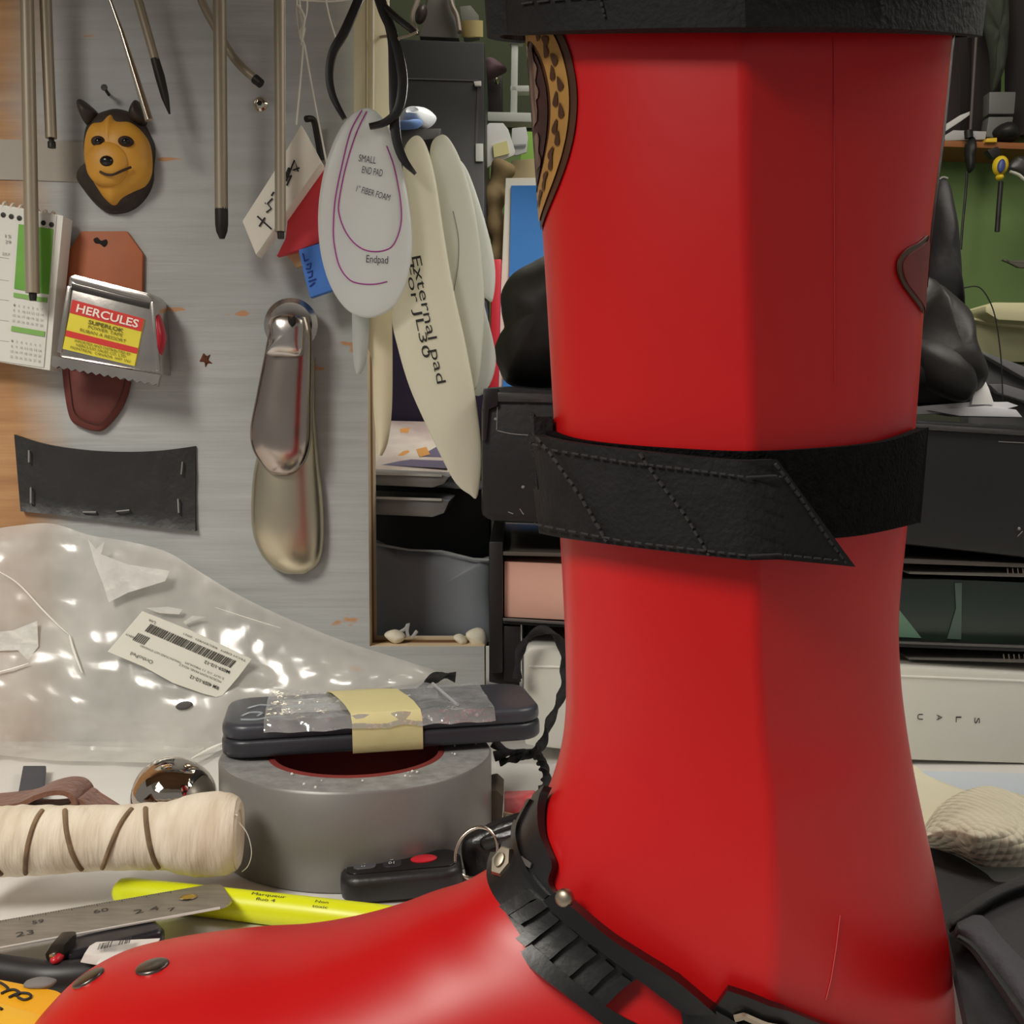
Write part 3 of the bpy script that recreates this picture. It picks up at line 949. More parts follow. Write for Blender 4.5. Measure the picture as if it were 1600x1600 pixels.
tm = wt('tape_measure', 'chrome tape measure with red and yellow label hanging over the leather strip', 'tape measure', 163, 603)
chr2 = M('brushed_chrome', (196, 190, 184), 0.22, 1.0, noi=(50, .12), bump=(150, .04))
YT = YW - .030
body = slab('case', [(107, 432), (116, 428), (232, 457), (242, 466), (247, 520), (250, 585), (92, 558), (99, 500)], YT, .026, chr2, tm, .0022)
slab('raised_rim', [(107, 434), (112, 430), (230, 459), (238, 467), (236, 474), (230, 470), (114, 441)], YT - .0018, .004, chr2, tm, .0009)
slab('ledge_shade', [(111, 442), (234, 473), (233, 483), (112, 453)], YT - .0006, .002, M('ledge_shade_dark', (70, 66, 64), .35, .6), tm, .0004)  # dark strip paints the shadow line below the raised rim
slab('side_rim', [(104, 446), (112, 448), (96, 552), (88, 550)], YT - .0014, .004, chr2, tm, .0009)
slab('side_rim', [(234, 470), (241, 472), (249, 580), (243, 580)], YT - .0014, .004, chr2, tm, .0009)
fl = [(82, 556), (250, 586), (246, 604)]
nteeth = 26
for i in range(nteeth + 1):
    u = 1 - i / nteeth
    fl.append((80 + 165 * u, 574 + 29 * u + (0 if i % 2 else -4)))
slab('toothed_flange', fl, YT - .003, .004, chr2, tm, 0)
rd = pillow('red_button', [(244, 492), (250, 494), (258, 520), (258, 535), (253, 552), (248, 556), (246, 520)], YT + .004, .006, M('red_button_plastic', (178, 30, 48), .35), tm, n=30, K=4)
# label: four stripes + lettering
def lerp2(a, b, t): return (a[0] + (b[0] - a[0]) * t, a[1] + (b[1] - a[1]) * t)
LA, LB, LC, LD = (113, 468), (225, 498), (210, 572), (98, 545)
lab = slab('label', [LA, LB, LC, LD], YT - .0016, .0016, M('label_yellow', (222, 208, 56), .45, noi=(40, .04)), tm, 0)
redl = M('label_red', (206, 44, 38), .45)
def stripe(t0, t1):
    return [lerp2(LA, LD, t0), lerp2(LB, LC, t0), lerp2(LB, LC, t1), lerp2(LA, LD, t1)]
bm = bmesh.new()
for s in (stripe(0, .27), stripe(.62, .74)):
    slab_bm(bm, s, YT - .0019, .0003)
finish('red_stripes', bm, redl, lab, False)
bm = bmesh.new()
def lab_text(s, t, u0, u1, h, mi, bold=False):
    a = lerp2(lerp2(LA, LD, t), lerp2(LB, LC, t), u0); b = lerp2(lerp2(LA, LD, t), lerp2(LB, LC, t), u1)
    px_text_bm(bm, s, a, b, h, YT - .0021, mi=mi, bold=bold)
lab_text('HERCULES', .215, .08, .94, 12.5, 0, True)
finish('lettering', bm, M('label_white_ink', (244, 226, 214), .5), lab, False)
bm = bmesh.new()
lab_text('SUPERLOK', .385, .27, .76, 6, 0, True)
lab_text('POWER TAPE', .475, .28, .76, 5, 0)
lab_text('RUBAN A RESSORT', .575, .18, .82, 5, 0)
lab_text('IMPORTED AND DISTRIBUTED BY', .81, .14, .92, 4.2, 0)
lab_text('HERCULES SALES CO. LTD', .88, .17, .86, 4.2, 0)
lab_text('MONTREAL  CANADA  H4T 1N1', .955, .10, .93, 4.2, 0)
finish('small_print', bm, M('label_olive_ink', (92, 82, 24), .6), lab, False)

# ------------------------------------------------------------------ black leather patch with staples
pat = wt('leather_patch', 'black leather patch stapled to the grey panel above the plastic bag', 'leather patch', 165, 830)
bm = bmesh.new()
nx, ny = 40, 10
top = resample(crs([(22, 679, 0), (70, 694, 0), (130, 703, 0), (190, 706, 0), (250, 704, 0), (305, 697, 0)], 50), nx)
bot = resample(crs([(32, 799, 0), (100, 806, 0), (160, 813, 0), (230, 822, 0), (305, 830, 0)], 50), nx)
g, bk = [], []
for i in range(nx):
    r, rb = [], []
    for j in range(ny):
        q = top[i].lerp(bot[i], j / (ny - 1))
        bul = .004 * math.sin(PI * i / (nx - 1)) * (1 - j / (ny - 1)) ** 1.5 + .002 * (j == ny - 1) + .0008 * noise.noise(Vector((i * .4, j * .5, 0)))
        v = P(q.x, q.y, YW - .003 - bul)
        r.append(v); rb.append(Vector((v.x, YW - .0002, v.z)))
    g.append(r); bk.append(rb)
bm.free()
solid_grid('patch', g, bk, M('black_leather', (32, 31, 31), .5, noi=(30, .15), bump=(250, .2)), pat)
stM = M('staple_wire', (206, 204, 200), .3, .9)
for (a, b) in (((45, 704), (45, 722)), ((48, 762), (48, 786)), ((130, 800), (150, 800)), ((182, 799), (202, 797)), ((285, 722), (283, 741)), ((278, 780), (279, 801))):
    tube('staple', [P(a[0], a[1], YW - .0042), P(a[0], a[1], YW - .0062), P(b[0], b[1], YW - .0062), P(b[0], b[1], YW - .0042)], .0006, stM, pat, 6)

# ------------------------------------------------------------------ shoehorns
def horn(name, label, prof, ax, Y, mat, cup, hole=None, py0=None):
    """prof: rows (py, left px, right px); channel-shaped metal"""
    t = wt(name, label, 'shoehorn', prof[-1][1], prof[-1][0], Y + .01, 'metal shoehorns on the grey panel')
    rows = crs([(a, b, c) for a, b, c in prof], 48)
    A, B = [], []
    for py, l, r in rows:
        ra, rb = [], []
        for j in range(17):
            u = -1 + 2 * j / 16
            hw = (r - l) / 2
            px = (l + r) / 2 + hw * math.sin(u * PI / 2)
            y = Y - cup * (hw / 50) * math.cos(u * PI / 2)
            v = P(px, py, Y); v.y = y
            ra.append(v); rb.append(v + Vector((0, .0012, 0)))
        A.append(ra); B.append(rb)
    solid_grid('blade', A, B, mat, t, 50)
    return t
hornM = M('worn_chrome', (172, 160, 152), 0.2, 1.0, noi=(18, .25, (1, 1, .4)), bump=(40, .06))
hornS = M('satin_steel', (206, 196, 172), 0.3, 1.0, noi=(10, .15))
h2 = horn('shoehorn', 'satin metal shoehorn hanging behind the upper one, broad end down', [(560, 440, 492), (640, 425, 492), (720, 400, 498), (780, 393, 504), (830, 395, 506), (865, 408, 503), (885, 425, 494), (896, 445, 478)], 0, YW - .005, hornS, .012)
h1 = horn('shoehorn', 'dark chrome shoehorn with turned-over hook end, topmost on the nail', [(496, 430, 480), (520, 420, 487), (560, 412, 488), (620, 400, 487), (670, 391, 487), (700, 394, 484), (722, 406, 476), (736, 418, 464), (742, 430, 452)], 0, YW - .020, hornM, .010)
pillow('turned_hook', [(424, 500), (440, 490), (460, 491), (474, 500), (475, 530), (470, 556), (440, 557), (416, 553), (424, 530)], YW - .030, .005, chr2, h1, n=40, K=5)
lathe('round_end', [(42 * pxm(.75), 0), (42 * pxm(.75), .0012), (34 * pxm(.75), .003), (20 * pxm(.75), .001), (0, .0)], frame(P(455, 508, YW - .014), (1, 0, 0), (0, -1, .05)), chr2, h1, 40)
nl2 = wt('nail', 'dark nail head holding the two shoehorns', 'nail', 456, 502)
tube('nail_shank', [P(456, 503, YW), P(456, 502, YW - .038)], .0016, rodD, nl2, 8)
pillow('nail_head', [(450, 494), (456, 498), (460, 493), (462, 503), (457, 510), (451, 505)], YW - .036, .002, rodD, nl2, n=24, K=3)

# ------------------------------------------------------------------ calendar
cal = wt('spiral_calendar', 'white spiral-bound desk calendar with green picture leaning on the panel', 'calendar', 40, 578)
paper = M('white_paper', (226, 224, 216), .7, noi=(8, .03))
pageM = M('page_white', (214, 212, 205), .7)
YC = YW - .022
slab('page_block', [(-120, 300), (-20, 316), (84, 334), (99, 337), (88, 450), (78, 579), (0, 566), (-120, 548)], YC, .016, paper, cal, .0006)
top_pg = slab('top_page', [(-120, 302), (-20, 318), (88, 337), (68, 574), (0, 564), (-120, 545)], YC - .0008, .0008, pageM, cal, 0)
slab('green_picture', [(29, 350), (83, 358), (76, 460), (22, 451)], YC - .0014, .0006, M('leaf_green', (116, 176, 62), .5, rgb2=(88, 150, 44), noi=(25, .2)), top_pg, 0)
gb = M('bar_green', (122, 170, 84), .55)
bm = bmesh.new()
slab_bm(bm, [(21, 457), (74, 466), (73, 473), (21, 464)], YC - .0014, .0006)
slab_bm(bm, [(18, 509), (70, 518), (69, 526), (17, 517)], YC - .0014, .0006)
finish('month_bars', bm, gb, top_pg, False)
bm = bmesh.new()
ink = M('calendar_ink', (140, 136, 132), .7)
day = 1
for (ya, slope) in ((478, .17), (534, .17)):
    day = 1
    for r in range(4):
        for c in range(7):
            x = (21 - (ya - 478) * .06 - r * .6) + c * 7.2
            y = ya + r * 8.2 + c * 7.2 * slope
            px_text_bm(bm, str(day), (x, y), (x + (2.0 if day < 10 else 4.0), y + .5), 3.6, YC - .0012)
            day += 1
finish('date_figures', bm, ink, top_pg, False)
bm = bmesh.new()
for y in (402, 437, 468, 500, 532):
    tube_bm(bm, [P(-120, y - 16, YC - .0009), P(14, y + 2, YC - .0009)], .00012, 4)
px_text_bm(bm, '15', (8, 371), (17, 372), 5, YC - .0012)
px_text_bm(bm, '29', (8, 380), (17, 381), 5, YC - .0012)
px_text_bm(bm, '257', (3, 398), (15, 400), 4, YC - .0012)
finish('page_rules', bm, ink, top_pg, False)
wire = M('white_coil', (224, 214, 200), .4)
for i in range(10):
    x = -34 + i * 12.6
    y = 318 + i * 2.55
    if x > 88: break
    a = P(x, y, YC)
    rp = [a + Vector((0.0004 * math.cos(t), -.004 * math.sin(t) + .004, .0048 * math.cos(t))) for t in [2 * PI * k / 20 for k in range(21)]]
    tube('coil_ring', rp, .0008, wire, cal, 6)
    lathe('punch_hole', [(.0017, 0), (0, .0002)], frame(P(x + 1, y + 10, YC - .0012), (1, 0, 0), (0, -1, 0)), rodD, top_pg, 12)
# ================================================================== hanging foam tags and templates
whiteF = milky('white_foam', (244, 240, 228), .25, 0.0, .7)
strM = M('white_string', (222, 218, 206), .9)
penM = M('pen_ink', (40, 38, 40), .7)
st = wt('string', 'white string looped from above holding the foam tags', 'string', 480, 250, .742)
bm = bmesh.new()
YS = .742
for pts in ([(470, -60), (468, 0), (474, 40), (471, 70)], [(476, -60), (480, 10), (472, 50), (476, 72)], [(466, -30), (464, 20), (470, 62)],
            [(474, 70), (470, 120), (463, 195)], [(476, 70), (490, 150), (511, 258)], [(500, -60), (512, 15), (526, 64)], [(470, 0), (520, 2), (575, -6)]):
    tube_bm(bm, crs([P(x, y, YS) for x, y in pts], 14), 1.5 * pxm(YS), 6)
for i in range(5):
    tube_bm(bm, crs([P(466 + i * 2.5, 8 + i * 9, YS - .001), P(476 - i, 30 + i * 8, YS - .003), P(468 + i, 52 + i * 3, YS - .001)], 10), 2 * pxm(YS), 6)
finish('string_strands', bm, strM, st)
tg = wt('foam_tag', 'white foam tag with black handwriting tied to the string', 'foam tag', 430, 400, YW)
YG = .728
slab('tag_block', [(470, 194), (502, 254), (448, 330), (400, 399), (378, 345), (425, 272)], YG, .016, whiteF, tg, .0012)
bm = bmesh.new()
def strokes(bm, polys, Y, r=.0006):
    for pl in polys:
        tube_bm(bm, [P(x, y, Y) for x, y in pl], r, 5)
strokes(bm, [[(447, 283), (460, 250), (466, 268), (457, 266), (468, 262)], [(448, 290), (455, 275)], [(452, 262), (448, 278), (456, 274)], [(451, 262), (440, 290)],
             [(426, 310), (418, 318), (424, 326), (416, 332)], [(402, 338), (424, 358)], [(405, 354), (414, 340)], [(414, 318), (415, 317)], [(428, 300), (424, 306)]], YG - .0006)
finish('handwriting', bm, penM, tg)
rt_ = wt('foam_tag', 'flat red foam tag hanging behind the white one', 'foam tag', 470, 400, YW)
slab('tag_block', [(492, 258), (540, 262), (540, 380), (505, 377), (462, 392), (432, 400), (446, 372), (450, 335)], YG + .018, .008, M('red_foam', (214, 62, 72), .75, noi=(50, .06)), rt_, .0008)
tn = slab('foam_scrap', [(448, 398), (466, 390), (474, 414), (463, 418)], YG + .027, .006, M('tan_foam', (196, 160, 118), .8, noi=(60, .1)))
tag(tn, 'little tan foam scrap between red and blue tags', 'foam scrap')
bl = wt('foam_tag', 'small blue foam tag with pen writing below the red one', 'foam tag', 485, 460, YW)
slab('tag_block', [(466, 390), (498, 380), (540, 384), (540, 446), (484, 465), (475, 430)], YG + .012, .008, M('blue_foam', (74, 128, 214), .7, noi=(50, .06)), bl, .001)
bm = bmesh.new()
strokes(bm, [[(473, 396), (476, 408), (482, 405)], [(479, 414), (486, 411), (484, 420), (478, 420)], [(480, 426), (488, 423), (487, 432), (482, 434)], [(482, 440), (494, 436)], [(484, 448), (492, 441)]], YG + .0116, .0005)
finish('handwriting', bm, M('blue_ink', (34, 62, 140), .7), bl)
# nail with white anchor behind the tags
an = wt('nail', 'dark bent nail behind the white foam tag', 'nail', 490, 190)
tube('nail_shank', crs([P(478, 186, .755), P(490, 188, .76), P(496, 215, .765), P(502, 250, .768)], 14), .0022, rodD, an, 8)

# long cream strips hanging behind
cream = milky('cream_plastic', (242, 234, 204), .2, .02, .45)
cs = wt('hanging_strip', 'long cream plastic strip standing upright behind the teardrop pad', 'plastic strip', 585, 700, YW)
def bent(name, rows, Y, cup, mat, parent, th=.0015, n=40, m=7, pw=None):
    """long sheet: rows (py, left, right), bowed towards the camera"""
    rr = crs(rows, n)
    A, B = [], []
    for py, l, r in rr:
        ra, rb = [], []
        for j in range(m):
            u = -1 + 2 * j / (m - 1)
            px = (l + r) / 2 + (r - l) / 2 * u
            v = P(px, py, Y)
            v.y = Y - cup * (1 - u * u)
            ra.append(v); rb.append(v + Vector((0, th, 0)))
        A.append(ra); B.append(rb)
    return solid_grid(name, A, B, mat, parent)
bent('strip_face', [(-60, 553, 608), (200, 553, 608), (480, 556, 612), (560, 580, 613), (640, 584, 612), (690, 588, 606), (712, 590, 597)], .752, .003, cream, cs)
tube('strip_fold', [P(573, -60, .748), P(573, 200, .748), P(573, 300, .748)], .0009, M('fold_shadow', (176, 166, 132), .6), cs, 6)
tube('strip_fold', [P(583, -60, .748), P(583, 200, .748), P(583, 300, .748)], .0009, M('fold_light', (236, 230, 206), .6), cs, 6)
n1 = wt('nail', 'thin nail through the cream strip beside the black cable tie', 'nail', 600, 57, .745)
tube('nail_shank', [P(593, 58, .752), P(608, 56, .735)], .001, rodM, n1, 8)
tl = wt('hanging_foam_strip', 'narrow white foam strip hanging below the teardrop pad', 'foam strip', 562, 585, YW)
bent('strip', [(300, 552, 580), (480, 550, 578), (540, 551, 575), (570, 553, 570), (584, 556, 563)], .745, .002, milky('white_poly', (214, 218, 214), .35, .05, .4), tl, n=30)

# templates of translucent plastic foam
padA = milky('pad_clear_white', (236, 240, 238), .35, .06, .35)
padB = milky('pad_cream', (248, 246, 228), .35, .03, .4)
padC = milky('pad_grey_white', (238, 240, 228), .35, .03, .4)
def pad(label, outline, Y, th, mat, bulge=.002, name='hanging_template'):
    low = max(outline, key=lambda p: p[1])
    t = wt(name, label, 'foam pad', low[0], low[1], Y, 'foam pad templates on the black tie')
    pillow('pad', outline, Y, bulge, mat, t, n=90, K=4, back=th, pw=.25)
    return t
pD = pad('palest foam pad, farthest behind in the bunch of templates', [(690, 300), (708, 250), (728, 262), (750, 320), (768, 385), (774, 430), (769, 470), (756, 470), (775, 560), (758, 612), (735, 610), (720, 540), (700, 420)], .752, .003, milky('pad_pale', (244, 248, 242), .35, .06, .4))
pC = pad('greyish foam pad with a curved seam behind the lettered pad', [(672, 235), (688, 211), (704, 220), (724, 262), (742, 330), (752, 400), (757, 480), (752, 560), (744, 606), (730, 600), (712, 540), (690, 440), (676, 330)], .742, .004, padC)
bm = bmesh.new()
tube_bm(bm, crs([P(x, y, .7398) for x, y in [(708, 330), (716, 370), (716, 410), (710, 450), (701, 488)]], 30), .0003, 5)
finish('seam', bm, M('seam_grey', (130, 130, 124), .8), pC)
pB = pad('long cream pad lettered for external use, broad end hanging lowest', [(629, 246), (640, 218), (656, 213), (670, 238), (682, 290), (694, 370), (708, 450), (728, 540), (744, 630), (752, 710), (746, 775), (733, 772), (712, 755), (690, 715), (664, 660), (640, 605), (622, 545), (612, 490), (620, 400), (632, 320)], .730, .005, padB)
bm = bmesh.new()
def vtext(bm, s, p0, p1, hpx, Y):
    px_text_bm(bm, s, p0, p1, hpx, Y)
vtext(bm, 'External pad', (643, 402), (683, 600), 15, .7275)
vtext(bm, 'For JL30', (633, 415), (661, 560), 13, .7275)
finish('handwriting', bm, penM, pB, False)
pA = pad('large teardrop pad with purple outlines and small black handwriting', [(575, 169), (594, 180), (612, 210), (628, 262), (640, 330), (643, 390), (634, 440), (614, 478), (588, 494), (562, 494), (538, 480), (516, 446), (502, 400), (497, 350), (500, 300), (512, 246), (532, 200), (554, 176)], .716, .003, padA)
pur = M('purple_ink', (160, 50, 140), .6)
bm = bmesh.new()
for pts in ([(566, 172), (548, 205), (534, 260), (524, 310), (521, 350), (522, 380), (530, 415), (545, 436), (562, 443), (585, 444), (605, 440)],
            [(573, 174), (556, 210), (540, 262), (530, 312), (530, 335), (540, 362), (556, 382), (575, 392), (598, 392), (615, 382), (626, 352), (626, 315), (616, 262), (604, 228)]):
    tube_bm(bm, crs([P(x, y, .7139) for x, y in pts], 60), .00045, 5)
finish('purple_outline', bm, pur, pA)
bm = bmesh.new()
px_text_bm(bm, 'SMALL', (560, 252), (587, 256), 11, .7136)
px_text_bm(bm, 'END PAD', (565, 270), (597, 276), 11, .7136)
px_text_bm(bm, '1" FIBER FOAM', (556, 299), (608, 314), 10, .7136)
px_text_bm(bm, 'Endpad', (572, 410), (606, 412), 12, .7136)
finish('handwriting', bm, M('pen_grey', (70, 66, 76), .7), pA, False)

# black cable tie loop
tie = wt('cable_tie', 'black plastic cable-tie loop from which the foam pads hang', 'cable tie', 575, 195, .72)
tieM = M('tie_black', (26, 26, 26), .35, noi=(40, .2))
def ribbon(name, pts, w, Y0, mat, parent, th=.0025, Ys=None):
    n = 40
    c = crs([(p[0], p[1], (Ys[i] if Ys else Y0)) for i, p in enumerate(pts)], n)
    ws = crs([(v, 0, 0) for v in w], n)
    A, B = [], []
    for i in range(len(c)):
        t = (c[min(len(c) - 1, i + 1)] - c[max(0, i - 1)])
        nx_, ny_ = -t.y, t.x
        l = math.hypot(nx_, ny_) or 1
        nx_, ny_ = nx_ / l, ny_ / l
        h = ws[min(i, len(ws) - 1)].x / 2
        ra = [P(c[i].x + nx_ * h * k, c[i].y + ny_ * h * k, c[i].z) for k in (-1, 0, 1)]
        ra[1].y -= th * .3
        A.append(ra); B.append([v + Vector((0, th, 0)) for v in ra])
    return solid_grid(name, A, B, mat, parent)
ribbon('tie_arm', [(572, -30), (556, 8), (537, 50), (520, 80), (514, 115), (520, 150), (538, 185)], [14, 14, 14, 13, 12, 11, 8], .722, tieM, tie)
ribbon('tie_arm', [(580, -30), (596, 15), (612, 50), (624, 90), (629, 130), (622, 170), (602, 190), (577, 197)], [8, 12, 13, 15, 15, 14, 11, 9], .708, tieM, tie)
ribbon('tie_arm', [(588, -30), (602, 20), (614, 60), (618, 110), (616, 170), (619, 215), (630, 248), (649, 271)], [12, 14, 18, 22, 16, 15, 13, 5], .712, tieM, tie)
tube('wire_twist', crs([P(600, 10, .71), P(622, 30, .706), P(640, 44, .706), P(648, 52, .706)], 16), .0022, tieM, tie, 8)
tube('tie_pin', [P(622, 60, .706), P(638, 56, .704), P(652, 50, .703)], .0009, rodM, tie, 6)
# ================================================================== things on the worktop, by the toe
# duct tape roll
TC = Vector((P(558, 1182, .575).x, .575, 0))
tr = thing('duct_tape_roll', 'large roll of silver duct tape lying flat under the handset', 'tape roll', TC)
silver = M('silver_tape', (128, 127, 124), 0.42, 0.35, noi=(4, .08), spec=.5)
silverT = M('tape_side', (150, 150, 148), 0.6, 0.3, noi=(160, .22), bump=(300, .3))
R_, ri, ht = .070, .0445, .048
bm = bmesh.new()
m4 = Matrix.Translation(TC)
lathe_bm(bm, [(ri, .0005), (R_ - .0008, .0005), (R_, .0015), (R_, ht - .0012), (R_ - .001, ht)], m4, 96, 0)
for f in list(bm.faces):
    if len(f.verts) > 8: bm.faces.remove(f)
finish('tape_wall', bm, silver, tr)
bm = bmesh.new()
lathe_bm(bm, [(R_ - .001, ht), (ri + .001, ht - .0006)], m4, 96, 0)
for f in list(bm.faces):
    if len(f.verts) > 8: bm.faces.remove(f)
finish('tape_side', bm, silverT, tr)
bm = bmesh.new()
lathe_bm(bm, [(ri + .001, ht - .0006), (ri, ht), (ri - .002, ht), (ri - .0025, ht - .001), (ri - .0025, .001), (ri, .0005)], m4, 96, 0)
for f in list(bm.faces):
    if len(f.verts) > 8: bm.faces.remove(f)
finish('cardboard_core', bm, M('core_maroon', (118, 36, 30), .7, noi=(30, .15)), tr)
bm = bmesh.new()
crumb = M('white_crumb', (226, 224, 218), .8)
for i in range(26):
    a = random.uniform(-PI, PI); r = random.uniform(ri + .004, R_ - .003)
    bmesh.ops.create_icosphere(bm, subdivisions=1, radius=random.uniform(.0003, .0008), matrix=Matrix.Translation(TC + Vector((r * math.cos(a), r * math.sin(a), ht + .0003))))
finish('lint', bm, crumb, tr)

# handset in a zip bag
HO = Vector((-.1465, .553, ht + .0012))
hx = Vector((.163, .028, .003))
HM = frame(HO, hx)
hs = thing('handset', 'dark grey handset wrapped with masking tape lying on the duct tape roll', 'handset', HO)
hgrey = M('handset_grey', (50, 52, 58), 0.36, noi=(40, .1), spec=.5, bump=(300, .08))
def rounded_plate(name, L, Wd, h, rr, M4, mat, parent, z0=0.0, bev=.003, x0=0.0, y0=0.0, taper=0.0):
    b2 = bmesh.new()
    pts = []
    for cx_, cy_, a0 in ((L - rr, rr, -PI / 2), (L - rr, Wd - rr, 0), (rr, Wd - rr, PI / 2), (rr, rr, PI)):
        for k in range(7):
            a = a0 + PI / 2 * k / 6
            pts.append((x0 + cx_ + rr * math.cos(a), y0 + cy_ + rr * math.sin(a)))
    n = len(pts)
    add(b2, [Vector((x, y, z0)) for x, y in pts] + [Vector((x, y, z0 + h)) for x, y in pts], [list(range(n - 1, -1, -1)), list(range(n, 2 * n))] + [[i, (i + 1) % n, n + (i + 1) % n, n + i] for i in range(n)])
    bmesh.ops.recalc_face_normals(b2, faces=b2.faces)
    if bev:
        ed = [e for e in b2.edges if abs(e.verts[0].co.z - e.verts[1].co.z) < 1e-7]
        bmesh.ops.bevel(b2, geom=ed, offset=bev, segments=3, affect='EDGES', profile=0.6, clamp_overlap=True)
    for v in b2.verts: v.co = M4 @ v.co
    return finish(name, b2, mat, parent)
rounded_plate('lower_shell', .166, .066, .0090, .014, HM, hgrey, hs, 0, .0025)
rounded_plate('upper_shell', .1654, .0654, .0085, .014, HM, M('handset_top', (60, 62, 70), .34, noi=(40, .1), bump=(300, .06)), hs, .0086, .0035, .0003, .0003)
def HP(x, y, z): return HM @ Vector((x, y, z))
kp = rounded_plate('keypad', .030, .044, .0006, .003, HM, M('keypad_black', (30, 32, 36), .25), hs, .0161, .0002, .008, .008)
bm = bmesh.new()
for pts in ([(.010, .012), (.018, .010), (.026, .014), (.033, .012)], [(.010, .020), (.014, .026), (.020, .024), (.018, .018)], [(.022, .030), (.028, .036), (.034, .034)], [(.012, .036), (.018, .042), (.024, .040), (.026, .046)], [(.028, .020), (.033, .024), (.031, .028)]):
    tube_bm(bm, crs([HP(x, y, .0170) for x, y in pts], 14), .0009, 6)
finish('keypad_pattern', bm, M('keypad_silver', (150, 158, 164), .3), kp)
bagF = film('zip_bag_film', (225, 228, 230), .36, .34, .10, 70, 1.0)
A = []
B = []
for i in range(41):
    ra = []
    for j in range(17):
        x = .022 + .118 * i / 40; y = -.002 + .066 * j / 16
        z = .0178 + .0026 * abs(noise.noise(Vector((x * 60, y * 60, 1)))) + .0034 * max(0, noise.noise(Vector((x * 25, y * 40, 5)))) - (.006 if j == 0 else 0)
        ra.append(HP(x, y, z))
    A.append(ra)
bm = bmesh.new()
g = [[bm.verts.new(v) for v in r] for r in A]
for i in range(40):
    for j in range(16): bm.faces.new([g[i][j], g[i + 1][j], g[i + 1][j + 1], g[i][j + 1]])
zb = finish('zip_bag', bm, bagF, hs, sharp=20)
zb['label'] = 'crinkled clear zip bag'
tube('zip_strip', [HP(.121, .006, .0200), HP(.1135, .060, .0200)], .0009, M('zip_white', (170, 172, 174), .4), zb, 6)
o = rounded_plate('paper_insert', .042, .030, .0004, .002, HM, M('insert_white', (206, 210, 212), .6), zb, .0176, 0, .030, .018)
A, B = [], []
tapeM = M('masking_tape', (214, 204, 150), .6, noi=(25, .05), bump=(150, .12))
for i in range(13):
    ra, rb = [], []
    for (y, z) in ((-.0006, -.0004), (-.0012, .004), (-.0012, .010), (-.0004, .0155), (.003, .0195), (.015, .0212), (.03, .0214), (.048, .0208), (.060, .0190), (.0636, .0150), (.0642, .004)):
        x = .066 + (.036) * i / 12 - (.012 * max(0, y) / .06) + .002 * (1 if False else 0)
        ra.append(HP(x, y, z)); rb.append(HP(x, y * .99 + .0003, z - .0003))
    A.append(ra); B.append(rb)
solid_grid('masking_tape', A, B, tapeM, hs)

# black lanyard
lan = thing('lanyard', 'twisted black lanyard cord coiled behind the duct tape roll', 'lanyard', P(850, 1180, .66))
lanM = M('lanyard_black', (24, 23, 24), .8, noi=(200, .3), bump=(500, .4))
def twist(name, px, Ys, r, parent, turns=9, flat=.5):
    c = resample(crs([P(x, y, Y) for (x, y), Y in zip(px, Ys)], 200), 220)
    bm = bmesh.new()
    n = len(c)
    A = []
    for i in range(n):
        t = (c[min(n - 1, i + 1)] - c[max(0, i - 1)]).normalized()
        v = Vector((0, -1, 0)); v = (v - t * v.dot(t)).normalized(); u = t.cross(v)
        a = PI * turns * i / n
        d1 = u * math.cos(a) + v * math.sin(a); d2 = t.cross(d1)
        A.append([c[i] + d1 * r * math.cos(q) + d2 * r * flat * math.sin(q) for q in [2 * PI * k / 8 for k in range(8)]])
    verts = [v for r_ in A for v in r_]
    faces = [[i * 8 + k, i * 8 + (k + 1) % 8, (i + 1) * 8 + (k + 1) % 8, (i + 1) * 8 + k] for i in range(n - 1) for k in range(8)]
    faces += [list(range(8)), [(n - 1) * 8 + k for k in range(8)]]
    add(bm, verts, faces)
    return finish(name, bm, lanM, parent)
twist('cord', [(808, 1060), (812, 1020), (830, 992), (855, 985), (876, 1005), (882, 1050), (876, 1090), (858, 1130), (848, 1160), (832, 1178), (800, 1176), (772, 1182)], [.70, .70, .70, .70, .70, .70, .69, .68, .67, .66, .655, .655], 8 * pxm(.69), lan, 9)
twist('cord', [(770, 1160), (790, 1172), (815, 1180), (834, 1176), (848, 1196), (853, 1222), (842, 1244), (838, 1262)], [.66, .66, .66, .655, .62, .60, .58, .57], 8.5 * pxm(.64), lan, 7)
twist('cord', [(780, 1190), (800, 1186), (826, 1178), (842, 1166)], [.655, .655, .655, .66], 8 * pxm(.66), lan, 3)
twist('cord', [(655, 1085), (668, 1066), (690, 1056), (712, 1058)], [.70, .70, .70, .70], 9 * pxm(.7), lan, 2)

